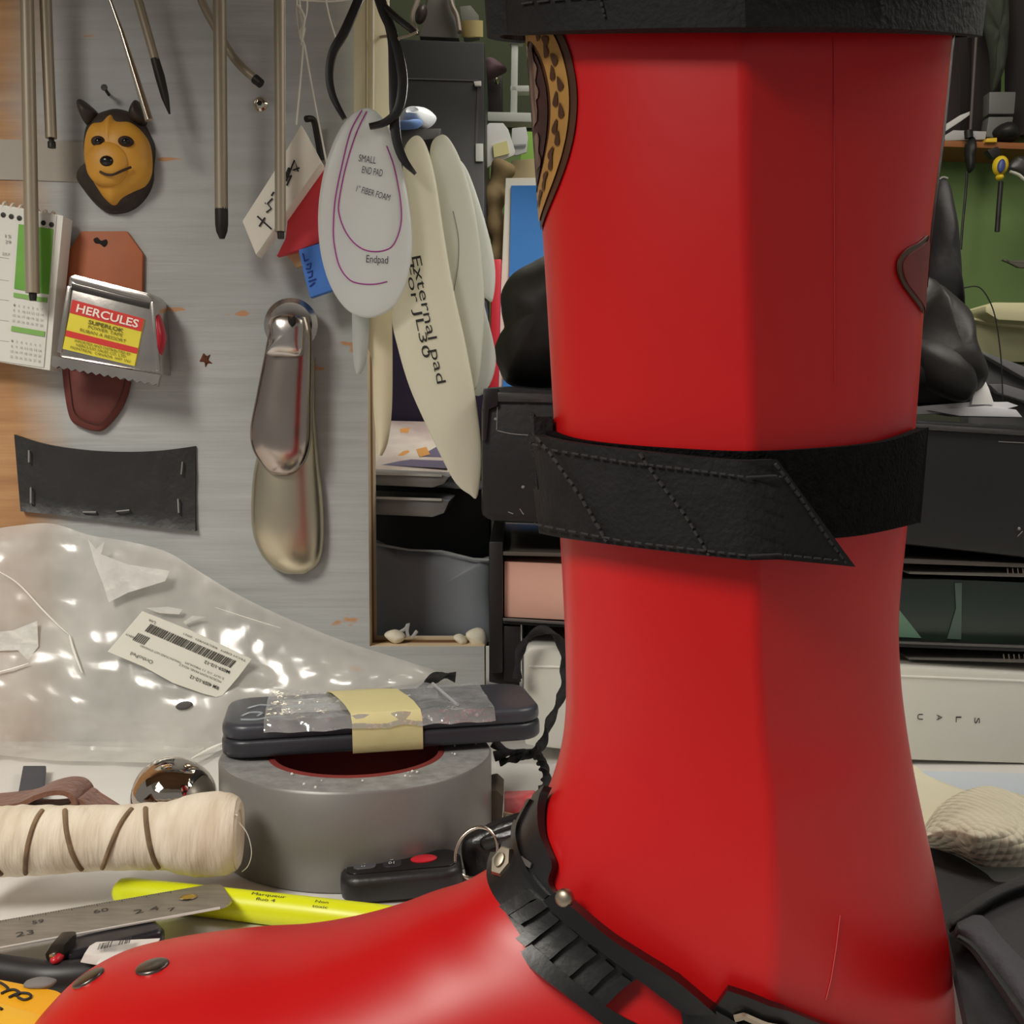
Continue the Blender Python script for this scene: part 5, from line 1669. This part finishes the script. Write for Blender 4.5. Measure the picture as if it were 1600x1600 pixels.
# black soft leather bag on the case
lbM = M('soft_black_leather', (31, 29, 28), .55, noi=(25, .2), bump=(60, .35))
sb = thing('leather_glove', 'pair of slumped black leather work gloves on the case, cuff upright', 'gloves', P(1100, 615, .80))
pillow('thumb_side', [(800, 600), (778, 570), (773, 545), (780, 525), (788, 510), (783, 480), (784, 455), (800, 430), (830, 412), (870, 395), (940, 390), (980, 480), (960, 600), (880, 606)], .80, .05, lbM, sb, n=70, K=7, jit=.012, back=.03)
pillow('folded_edge', [(800, 512), (820, 490), (850, 465), (890, 450), (900, 470), (850, 505), (815, 524)], .765, .012, lbM, sb, n=30, K=4, jit=.004)
pillow('palm_side', [(1380, 540), (1430, 440), (1450, 440), (1478, 460), (1502, 490), (1508, 530), (1520, 565), (1526, 600), (1515, 625), (1480, 638), (1400, 634), (1340, 620)], .80, .05, lbM, sb, n=60, K=7, jit=.012, back=.03)
pillow('finger_roll', [(1420, 545), (1450, 530), (1490, 545), (1520, 580), (1522, 612), (1500, 628), (1440, 600)], .762, .018, lbM, sb, n=40, K=5, jit=.006)
cf = pillow('cuff', [(1430, 470), (1440, 390), (1452, 310), (1462, 284), (1474, 279), (1484, 292), (1492, 340), (1498, 400), (1500, 450), (1506, 482), (1490, 478), (1460, 500)], .82, .014, M('cuff_black', (22, 20, 22), .6, noi=(30, .25), bump=(80, .3)), sb, n=60, K=5, jit=.006, back=.02)
tube('cuff_trim', crs([P(1466, 281, .818), P(1474, 277, .818), P(1481, 279, .818)], 8), .0008, M('trim_grey', (120, 118, 110), .6), cf, 6)
# papers on the case
pp = thing('loose_papers', 'crumpled white papers lying beside the gloves on the case', 'papers', P(1520, 645, .78))
for i, pl in enumerate(([(1420, 636), (1515, 628), (1575, 628), (1592, 634), (1560, 642), (1430, 648)], [(1450, 641), (1540, 634), (1588, 640), (1598, 652), (1500, 650)])):
    slab('sheet', pl, .775 - i * .004, .02, M('sheet_white', (206, 206, 208), .6, noi=(40, .1)), pp, .0006)
slab('standing_sheet', [(1518, 632), (1524, 598), (1538, 591), (1545, 606), (1554, 632)], .772, .003, M('sheet_bright', (244, 244, 240), .6), pp, .0004)

# ------------------------------------------------------------------ behind the cut-out
cr = thing('plastic_crate', 'black plastic crate seen through the cut-out', 'crate', P(680, 985, .93))
qb('crate_front', [(560, 755), (766, 765), (766, 1010), (560, 1010)], .93, .2, M('crate_black', (26, 27, 31), .5, noi=(12, .1)), cr, .002)
bn = thing('clear_sleeve', 'hazy grey plastic pouch standing in the cut-out', 'pouch', P(680, 990, .86))
pillow('pouch', [(578, 850), (620, 858), (690, 861), (720, 868), (748, 874), (768, 874), (768, 930), (768, 1000), (700, 1000), (590, 996), (578, 960)], .865, .014, milky('hazy_grey', (170, 175, 184), .2, .12, .5), bn, n=60, K=5, back=.004, pw=.4)
qb('pouch_edge', [(584, 848), (640, 858), (690, 860), (740, 872), (768, 873), (768, 876), (740, 875), (690, 863), (640, 861), (584, 852)], .850, .002, M('pouch_rim', (176, 180, 182), .4), bn, 0)
for i, (lab_, y0, y1) in enumerate((('upper grey file sleeve edge-on below the magazines', 737, 762), ('lower grey file sleeve with rounded corner above the dark crate', 775, 808))):
    t = thing('file_sleeve', lab_, 'file', P(620, y1, .90), 'grey sleeves under the magazines')
    qb('sleeve', [(560, y0), (690, y0 + 5), (702, y0 + 8), (694, y1 - 6), (676, y1), (560, y1 - 5)], .822, .09, M('sleeve_grey', (128, 128, 126), .3, noi=(20, .15, (.3, 1, 8))), t, .001)
    qb('sleeve_edge', [(560, y0), (690, y0 + 4), (690, y0 + 8), (560, y0 + 4)], .820, .002, M('sleeve_light', (196, 196, 192), .3), t, 0)
mg = thing('magazine', 'glossy magazine with orange pictures lying behind the pads', 'magazine', P(640, 735, .91))
plate3('cover', [P(560, 737, .895), P(720, 740, .895), P(720, 660, 1.05), P(560, 656, 1.05)], .004, M('magazine_cover', (244, 234, 222), .3, rgb2=(206, 184, 180), noi=(22, .15)), mg, .0004, Vector((0, -.3, 1)).normalized())
bm = bmesh.new()
for pl in ([(606, 698), (630, 694), (640, 706), (630, 712), (608, 712)], [(650, 702), (666, 698), (672, 710), (656, 714)], [(625, 670), (640, 668), (638, 676), (626, 676)]):
    vs_ = []
    for x, y in pl:
        f = (737 - y) / 80.0
        vs_.append(P(x, y, .895 + .155 * f - .003))
    add(bm, vs_, [list(range(len(pl)))])
finish('orange_print', bm, M('print_orange', (234, 168, 92), .4), mg, False)
bm = bmesh.new()
for pl in ([(600, 716), (700, 720), (700, 732), (590, 726)], [(604, 692), (690, 696), (690, 714), (600, 714)]):
    add(bm, [P(x, y, .895 + .155 * (737 - y) / 80.0 - .0015) for x, y in pl], [list(range(4))])
finish('dark_print', bm, M('print_purple', (120, 112, 140), .4), mg, False)
pbx = thing('purple_box', 'dark purple box standing behind the magazine', 'box', P(640, 660, 1.06))
qb('box', [(560, 470), (760, 470), (760, 690), (560, 690)], 1.06, .08, M('deep_purple', (52, 40, 72), .45, noi=(10, .12)), pbx, .002)
# crumbs on the ledge
for i, (lab_, pl) in enumerate((('white foam crumb at the corner of the ledge', [(600, 992), (618, 985), (634, 996), (618, 1006)]), ('cream foam crumb lump by the tray end of the ledge', [(728, 990), (745, 982), (758, 988), (760, 1008), (740, 1010), (732, 1000)]), ('flat foam flake beside the cream lump', [(708, 996), (720, 992), (730, 1002), (722, 1008)]), ('tiny white crumb under the panel edge', [(577, 1008), (584, 1007), (585, 1012), (579, 1013)]))):
    o = pillow('foam_crumb', pl, YW + .012, .006, M('foam_crumb_white', (230, 224, 204), .9, noi=(120, .1)), None, n=20, K=3, back=.004)
    tag(o, lab_, 'foam crumb', 'foam crumbs on the ledge')
wsq = thing('foam_shaving', 'curled clear plastic shaving standing on the ledge', 'shaving', P(640, 995, YW + .02))
bm = bmesh.new()
for pts in ([(624, 988), (634, 982), (638, 974), (636, 985), (638, 995)], [(644, 996), (650, 988), (652, 986)]):
    tube_bm(bm, crs([P(x, y, YW + .02) for x, y in pts], 12), .0012, 6, flat=.4)
finish('curl', bm, milky('shaving_clear', (220, 222, 222), .4, .2), wsq)

# ------------------------------------------------------------------ heel side of the worktop: towel, black shoe upper, blue-white sheet
pt = thing('paper_towel', 'crumpled cream paper towel with embossed dots behind the heel', 'paper towel', G(1520, 1370))
def towel_mat():
    m = M('embossed_towel', (238, 230, 204), .9, noi=(12, .06), bump=(400, .1))
    nt = m.node_tree
    vo = nt.nodes.new('ShaderNodeTexVoronoi'); vo.inputs['Scale'].default_value = 210
    vo.inputs['Randomness'].default_value = .15
    tc = nt.nodes.new('ShaderNodeTexCoord')
    bp = nt.nodes.new('ShaderNodeBump'); bp.inputs['Strength'].default_value = .9; bp.inputs['Distance'].default_value = .003; bp.invert = True
    nt.links.new(tc.outputs['Object'], vo.inputs['Vector']); nt.links.new(vo.outputs['Distance'], bp.inputs['Height'])
    nt.links.new(bp.outputs['Normal'], nt.nodes['Principled BSDF'].inputs['Normal'])
    return m
tM = towel_mat()
tM2 = M('towel_plain', (232, 226, 198), .9, noi=(10, .05), bump=(90, .2))
def drape(name, tops, bots, fn, mat, parent, n=40, m=24, th=.0006):
    t = resample(crs([(x, y, 0) for x, y in tops], 60), n); b = resample(crs([(x, y, 0) for x, y in bots], 60), n)
    A, B = [], []
    for i in range(n):
        ra = []
        for j in range(m):
            q = t[i].lerp(b[i], j / (m - 1))
            ra.append(fn(q.x, q.y, i / (n - 1), j / (m - 1)))
        A.append(ra); B.append([v - Vector((0, -th, th)) for v in ra])
    return solid_grid(name, A, B, mat, parent, 60)
def tw(px, py, u, v):
    z = .004 + .024 * math.sin(PI * min(1, .15 + v * .8)) * (.8 + .4 * math.sin(u * 5)) + .002 * noise.noise(Vector((px * .02, py * .02, 3)))
    return G(px, py, max(.002, z))
drape('back_fold', [(1400, 1190), (1428, 1196), (1450, 1212), (1500, 1232), (1560, 1250)], [(1400, 1330), (1440, 1322), (1480, 1310), (1520, 1300), (1560, 1290)], lambda x, y, u, v: G(x, y, .003 + .012 * math.sin(PI * v)), tM2, pt)
drape('embossed_fold', [(1440, 1300), (1464, 1262), (1500, 1238), (1545, 1228), (1590, 1240), (1640, 1252), (1720, 1270)], [(1440, 1318), (1465, 1326), (1500, 1336), (1530, 1352), (1570, 1354), (1640, 1352), (1720, 1350)], tw, tM, pt, 50, 30)
bs = thing('blue_white_sheet', 'pale bluish plastic sheet lying under the paper towel', 'sheet', G(1560, 1280))
plate3('sheet', [G(1400, 1204, .0022), G(1520, 1206, .0022), G(1720, 1212, .0022), G(1720, 1420, .0022), G(1400, 1400, .0022)], .0015, M('bluish_sheet', (206, 216, 226), .4, noi=(10, .06)), bs, 0, Vector((0, 0, 1)))
sh2 = thing('boot_liner', 'black padded boot liner with crossed straps behind the heel', 'boot liner', G(1540, 1560))
neo = M('black_neoprene', (38, 37, 40), .8, noi=(40, .12), bump=(400, .25))
neo2 = M('grey_webbing', (58, 57, 62), .8, noi=(80, .12), bump=(500, .35))
neo3 = M('black_binding', (24, 23, 26), .75, bump=(300, .3))
def lump(px, py, hgt): return G(px, py, hgt)
drape('liner_body', [(1452, 1324), (1474, 1330), (1500, 1340), (1540, 1364), (1560, 1378), (1620, 1372), (1720, 1362)], [(1524, 1655), (1545, 1660), (1570, 1665), (1600, 1670), (1640, 1675), (1690, 1680), (1740, 1680)],
      lambda x, y, u, v: G(x, y, .004 + .030 * min(1, v * 3.0) + .003 * noise.noise(Vector((x * .02, y * .02, 9)))), neo, sh2, 40, 30, .003)
def over(name, top, bot, z, mat, th=.003):
    return drape(name, top, bot, lambda x, y, u, v: G(x, y, z + .002 * math.sin(PI * v)), mat, sh2, 24, 8, th)
over('front_flap', [(1494, 1436), (1545, 1406), (1600, 1382), (1720, 1344)], [(1512, 1460), (1604, 1560), (1680, 1640), (1740, 1700)], .040, neo)
over('strap_binding', [(1482, 1434), (1526, 1402), (1560, 1384), (1600, 1368), (1720, 1330)], [(1490, 1450), (1534, 1422), (1568, 1402), (1604, 1388), (1720, 1352)], .044, neo3)
over('webbing_strap', [(1496, 1438), (1534, 1430), (1570, 1470), (1640, 1540), (1720, 1620)], [(1498, 1458), (1516, 1466), (1550, 1500), (1610, 1580), (1680, 1680)], .0445, neo2)
over('seam_binding', [(1498, 1460), (1524, 1476), (1560, 1520), (1620, 1600)], [(1498, 1468), (1520, 1486), (1552, 1532), (1606, 1612)], .0455, neo3, .001)

# ================================================================== far side of the workshop
# left of the boot
bench = thing('back_bench', 'dark bench along the green wall, mostly hidden by the black case', 'bench', (.6, 1.8, -.9))
zb1 = P(815, 640, 1.45).z; zb2 = P(1570, 570, 1.74).z
rbox('bench_top', (1.63, .84, .03), Matrix.Translation((-.02, 1.43, zb1 - .031)), M('bench_dark', (58, 62, 46), .7, noi=(6, .15)), bench, .002)
rbox('bench_base', (1.6, .8, zb1 + .868), Matrix.Translation((-.01, 1.46, -.9)), M('bench_base', (70, 66, 58), .7), bench, .002)
rbox('bench_riser', (.9, .5, zb2 - zb1), Matrix.Translation((.62, 1.72, zb1)), M('riser_green', (52, 64, 34), .7), bench, .002)
cab = thing('black_cabinet', 'tall black metal cabinet behind the foam pads', 'cabinet', P(690, 700, 1.35))
cabM = M('cabinet_black', (19, 18, 20), .45, noi=(8, .1))
YK = 1.35
qb('cabinet_body', [(560, 58), (610, 60), (757, 66), (757, 2110), (560, 2110)], YK, .3, cabM, cab, .002)
qb('door_seam', [(612, 121), (748, 125), (748, 127), (612, 123)], YK - .001, .002, M('seam_light', (84, 82, 82), .4), cab, 0)
qb('door_edge', [(746, 128), (750, 128), (746, 225), (742, 225)], YK - .001, .002, M('seam_light2', (70, 66, 68), .4), cab, 0)
o = qb('latch', [(740, 127), (752, 126), (752, 134), (742, 134)], YK - .004, .006, M('latch_white', (214, 212, 206), .3), cab, .001)
qb('latch_plate', [(743, 224), (755, 224), (755, 252), (743, 252)], YK - .004, .006, M('latch_grey', (176, 178, 172), .4), cab, .001)
gb_ = thing('grey_machine', 'grey machine housing with two straps standing on the black cabinet', 'machine', P(690, 60, 1.38))
qb('housing', [(648, -80), (700, -80), (704, 0), (718, 60), (655, 57), (668, 0)], 1.37, .2, M('machine_grey', (112, 110, 104), .5, noi=(10, .08)), gb_, .002)
tube('strap', crs([P(660, -20, 1.36), P(650, 8, 1.36), P(644, 30, 1.36), P(652, 52, 1.36)], 16), .007, M('strap_tan', (168, 156, 142), .6), gb_, 10, flat=.4)
tube('strap', crs([P(700, -20, 1.36), P(706, 8, 1.36), P(714, 26, 1.36), P(718, 50, 1.36)], 16), .007, M('strap_tan', (168, 156, 142), .6), gb_, 10, flat=.4)
pillow('dark_clip', ell_pts(658, 22, 9, 16, .3), 1.35, .01, M('clip_brown', (56, 46, 42), .4), gb_, n=24, K=4)
rl2 = thing('tape_reel', 'tan tape roll on grey block beside the machine', 'tape roll', P(738, 60, 1.40))
lathe('reel', [(.013, 0), (.013, .018), (.008, .018), (.008, 0)], frame(P(738, 58, 1.38), (1, 0, 0), (.1, -.3, 1)), M('reel_tan', (196, 178, 122), .6), rl2, 32, close=True)
qb('grey_block', [(718, 10), (735, 8), (748, 24), (748, 36), (722, 40)], 1.40, .06, M('block_grey', (112, 112, 104), .6), rl2, .001)
wb = thing('tissue_bundle', 'white and blue tissue bundle in front of the cabinet', 'tissue', P(650, 205, 1.30))
pillow('tissue', [(622, 184), (634, 174), (664, 171), (682, 184), (668, 200), (640, 198), (622, 196)], 1.3, .03, M('tissue_white', (226, 230, 234), .7, noi=(30, .1)), wb, n=40, K=5, jit=.02)
pillow('blue_part', [(622, 194), (640, 194), (660, 190), (652, 200), (624, 202)], 1.28, .02, M('tissue_blue', (110, 140, 192), .6), wb, n=24, K=4)
sh3 = thing('dark_tray', 'dark tray holding the tissue bundle', 'tray', P(650, 215, 1.3))
qb('tray', [(620, 202), (690, 200), (686, 216), (640, 222), (622, 240)], 1.29, .065, M('tray_dark_grey', (58, 56, 54), .4), sh3, .002)  # plain dark grey tray
# white bracket and papers
br = thing('white_stand', 'pale grey metal stand with cross bars beside the red boot', 'stand', P(800, 190, 1.55))
sM = M('stand_grey', (186, 190, 182), .5, noi=(20, .05))
qb('upright', [(799, 58), (810, 58), (808, 178), (797, 178)], 1.55, .02, sM, br, .002)
qb('base_bar', [(757, 174), (845, 176), (845, 191), (757, 189)], 1.54, .03, sM, br, .002)
qb('cross_bar', [(797, 133), (845, 133), (845, 143), (797, 143)], 1.55, .02, sM, br, .002)
qb('top_bar', [(796, 55), (817, 59), (817, 66), (796, 66)], 1.545, .02, sM, br, .002)
for lab_, pl, pm, yl in (('white paper card with yellow note below the pale stand', [(757, 200), (764, 192), (786, 192), (794, 202), (805, 236), (804, 242), (768, 258), (760, 263)], (222, 222, 220), True), ('small white paper card tucked behind the yellow-noted one', [(800, 200), (822, 198), (825, 215), (823, 238), (806, 243), (798, 240)], (206, 208, 208), False)):
    t = thing('hanging_card', lab_, 'card', P(pl[0][0], 262, 1.50), 'paper cards below the stand')
    slab('card', pl, 1.50 if yl else 1.515, .004, M('card_%d' % pm[0], pm, .7), t, .001)
    if yl: slab('yellow_note', [(770, 226), (792, 220), (796, 240), (772, 246)], 1.496, .003, M('note_yellow', (228, 222, 158), .7), t)
    else: slab('grey_line', [(803, 226), (822, 225), (822, 228), (803, 229)], 1.512, .002, M('line_grey', (140, 144, 146), .6), t)
bb_ = thing('blue_board', 'blue board with white border beside the boot', 'board', P(815, 440, 1.45))
slab('border', [(790, 278), (900, 277), (900, 640), (774, 640), (784, 420)], 1.45, .01, M('border_white', (234, 230, 216), .6), bb_, .001)
slab('blue_panel', [(799, 290), (900, 289), (900, 640), (783, 640), (796, 420)], 1.447, .004, M('panel_blue', (52, 128, 206), .5, noi=(6, .05)), bb_)
rdx = qb('red_canister', [(769, 405), (784, 404), (783, 420), (778, 645), (762, 645), (767, 470)], 1.40, .05, M('canister_red', (200, 40, 56), .45), None, .003)
tag(rdx, 'red canister between the foam pads and the blue board', 'canister')
tw_ = thing('hanging_rope', 'blurry tan rope coil hanging beside the blue board', 'rope', P(775, 400, 1.5))
tc2 = crs([P(790, 255, 1.48), P(776, 290, 1.48), P(772, 330, 1.48), P(780, 370, 1.48), P(776, 410, 1.48)], 24)
tube('rope', tc2, [.014 + .003 * math.sin(i * .9) for i in range(len(tc2))], M('rope_tan', (146, 126, 90), .85, noi=(30, .25), bump=(60, .4)), tw_, 10)
tbx = qb('tan_box', [(800, 250), (850, 246), (850, 640), (792, 640), (790, 284)], 1.6, .1, M('tan_card', (196, 178, 136), .7), None, .002)
tag(tbx, 'tan cardboard box above the blue board', 'box')
gbx = qb('green_box', [(818, 205), (850, 205), (850, 640), (812, 640), (812, 252)], 1.72, .1, M('bright_green_card', (140, 186, 80), .6), None, .002)
tag(gbx, 'bright green carton behind the white cards', 'carton')
dk = thing('dark_machine', 'dark machine with pinkish cloth beside the black cabinet', 'machine', P(775, 180, 1.6))
qb('machine_body', [(757, 120), (785, 118), (785, 178), (757, 178)], 1.6, .2, M('machine_dark', (40, 32, 34), .5), dk, .003)
pillow('pink_cloth', [(757, 96), (770, 92), (792, 108), (780, 118), (757, 124)], 1.58, .02, M('dusty_pink', (104, 82, 88), .8), dk, n=30, K=4)
pillow('metal_knob', ell_pts(776, 126, 4, 5), 1.57, .01, chromeM, dk, n=16, K=4)

# right of the boot: shelf on the green wall with tools
ws = thing('wall_shelf', 'orange brown wooden shelf board on the green wall', 'shelf', P(1560, 228, 2.25))
qb('board', [(1300, 217), (1470, 219), (1800, 229), (1800, 240), (1470, 229), (1300, 227)], 2.18, .11, M('shelf_orange', (150, 92, 46), .55, noi=(12, .15, (.3, 1, 4))), ws, .002)
dc = thing('dark_coat', 'dark brown and black clothing hanging above the wall shelf', 'clothing', P(1520, 215, 2.05))
dkM = M('coat_dark', (42, 33, 32), .85, rgb2=(22, 18, 18), noi=(5, .2, (3, 1, .6)), bump=(12, .4))
A = []
for i in range(31):
    ra = []
    for j in range(13):
        px = 1380 + 420 * i / 30; py = -90 + (300 + 6 * i / 30) * j / 12
        v = P(px, py, 2.275); v.y -= .018 * math.sin(i * 1.7) + .012 * math.sin(i * .6 + j * .3)
        ra.append(v)
    A.append(ra)
solid_grid('cloth_folds', A, [[v + Vector((0, .02, 0)) for v in r] for r in A], dkM, dc)
pillow('green_sleeve', [(1520, -40), (1570, -40), (1575, 60), (1568, 110), (1550, 145), (1545, 80)], 2.22, .02, M('sleeve_green', (50, 54, 42), .85), dc, n=40, K=4, jit=.02)
tube('zip_cord', [P(1528, -60, 2.18), P(1525, 60, 2.18), P(1516, 205, 2.17)], .003, M('cord_grey', (78, 68, 66), .6), dc, 8)
pillow('white_clip', ell_pts(1502, 15, 4, 4), 2.2, .01, M('clip_white', (186, 184, 178), .5), dc, n=16, K=3)
gd = thing('grey_instrument', 'small grey instrument on the wall shelf', 'instrument', P(1570, 215, 1.97))
qb('head', [(1546, 143), (1588, 143), (1585, 178), (1545, 178)], 2.19, .03, M('instrument_grey', (98, 98, 94), .5), gd, .003)
qb('stand', [(1545, 182), (1584, 182), (1580, 205), (1562, 216), (1540, 214)], 2.19, .03, M('instrument_grey', (98, 98, 94), .5), gd, .003)
pillow('black_grip', [(1550, 208), (1562, 195), (1578, 192), (1590, 205), (1588, 220), (1562, 222)], 2.19, .03, rodD, gd, n=24, K=4)
for i, (lab_, pl) in enumerate((('flat white tray lying on the wall shelf', [(1472, 214), (1490, 203), (1542, 205), (1540, 218), (1478, 220)]),)):
    t = qb('white_tray', pl, 2.185, .07, M('tray_white', (170, 168, 166), .5), None, .002)
    tag(t, lab_, 'tray')
sp3 = qb('spatula', [(1473, 200), (1478, 194), (1500, 180), (1518, 173), (1520, 176), (1502, 189), (1476, 206)], 2.18, .012, M('spatula_white', (196, 194, 192), .5), None, .001)
tag(sp3, 'pale spatula blade leaning up from the wall shelf', 'spatula')
yb2 = qb('yellow_tag', [(1542, 216), (1558, 215), (1558, 222), (1540, 222)], 2.17, .02, M('tag_yellow', (222, 180, 44), .5), None, .001)
tag(yb2, 'small yellow tag at the shelf edge', 'tag')
dr = thing('hanging_chain_tool', 'dark chain-like tool with wire hanging from the wall shelf', 'tool', P(1515, 420, 2.0))
pillow('tool_body', [(1508, 226), (1522, 214), (1524, 240), (1522, 262), (1514, 270), (1509, 255)], 2.165, .012, rodD, dr, n=30, K=4, jit=.01)
tube('hook', [P(1513, 204, 2.165), P(1514, 216, 2.165)], .008, rodD, dr, 10)
tube('wire', crs([P(1511, 268, 2.165), P(1509, 300, 2.17), P(1504, 350, 2.17), P(1501, 390, 2.17)], 14), .0025, rodD, dr, 6)
cl = thing('caliper', 'yellow handled tool with blue dial and black rod on the green wall', 'tool', P(1558, 362, 2.05))
pillow('yellow_handle', ell_pts(1563, 259, 12, 16, .2), 2.05, .015, M('handle_yellow', (222, 190, 40), .45), cl, n=30, K=4)
pillow('blue_dial', ell_pts(1565, 259, 6, 11, .2), 2.033, .004, M('dial_blue', (62, 74, 130), .4), cl, n=24, K=3)
pillow('yellow_neck', ell_pts(1562, 277, 6, 5), 2.045, .01, M('handle_yellow', (222, 190, 40), .45), cl, n=20, K=3)
tube('black_rod', [P(1564, 284, 2.05), P(1561, 320, 2.05), P(1558, 362, 2.05)], .0045, rodD, cl, 10)
qb('black_hanger', [(1542, 234), (1560, 228), (1566, 240), (1552, 248)], 2.06, .02, rodD, cl, .003)
sw = thing('hanging_saw', 'dark curved saw blade at the frame edge on the green wall', 'saw', P(1600, 280, 2.1))
pillow('blade', [(1576, 262), (1585, 248), (1600, 244), (1680, 250), (1690, 300), (1610, 282), (1590, 272)], 2.1, .01, M('saw_dark', (62, 60, 58), .35, .4), sw, n=40, K=4)
tube('bright_rim', crs([P(1578, 268, 2.085), P(1592, 273, 2.085), P(1604, 282, 2.085), P(1640, 298, 2.085)], 12), .003, M('rim_light', (200, 198, 184), .4), sw, 6)
kp_ = thing('hanging_putty_knife', 'grey putty knife lying flat against the green wall', 'knife', P(1590, 412, 2.1))
slab('knife_blade', [(1566, 406), (1572, 403), (1576, 407), (1600, 406), (1660, 408), (1660, 420), (1592, 418), (1576, 410)], 2.1, .01, M('knife_grey', (112, 108, 98), .4, .4), kp_, .002)
cbx = thing('cream_box', 'cream box with lid on the bench against the green wall', 'box', P(1580, 570, 1.7))
crM = M('cream_card', (190, 190, 148), .6, noi=(10, .05))
qb('box_front', [(1522, 498), (1560, 506), (1760, 530), (1760, 566), (1570, 566), (1522, 548)], 1.72, .2, crM, cbx, .003)
qb('lid', [(1540, 478), (1552, 472), (1760, 474), (1760, 512), (1560, 500), (1540, 488)], 1.66, .25, M('lid_cream', (216, 210, 168), .6), cbx, .004)
qb('box_edge', [(1522, 496), (1560, 503), (1640, 512), (1640, 517), (1560, 508), (1522, 500)], 1.70, .02, M('edge_cream', (226, 218, 180), .6), cbx, .001)
gl_ = thing('equipment_cover', 'sloping dark grey equipment lid behind the papers', 'lid', P(1560, 640, 1.0))
slab('panel', [(1512, 556), (1522, 550), (1760, 640), (1760, 1050), (1610, 1050), (1514, 1050)], 1.0, .02, M('lid_dark_grey', (66, 65, 66), .4, noi=(10, .1)), gl_, .002)
slab('panel_edge', [(1530, 550), (1538, 550), (1760, 628), (1760, 640), (1600, 590)], .99, .02, M('lid_edge_grey', (112, 112, 114), .4), gl_, .001)
slab('lower_panel', [(1545, 600), (1570, 600), (1760, 660), (1760, 700), (1600, 626), (1560, 614)], .985, .01, M('lid_mid_grey', (112, 112, 114), .4), gl_, .001)
wr = thing('thin_cord', 'thin dark cable arching down in front of the green wall', 'cable', P(1567, 628, .98))
tube('cable', crs([P(1495, 455, .98), P(1510, 449, .98), P(1530, 449, .98), P(1545, 468, .98), P(1556, 500, .98), P(1564, 560, .98), P(1567, 628, .98)], 40), .0006, rodD, wr, 6)
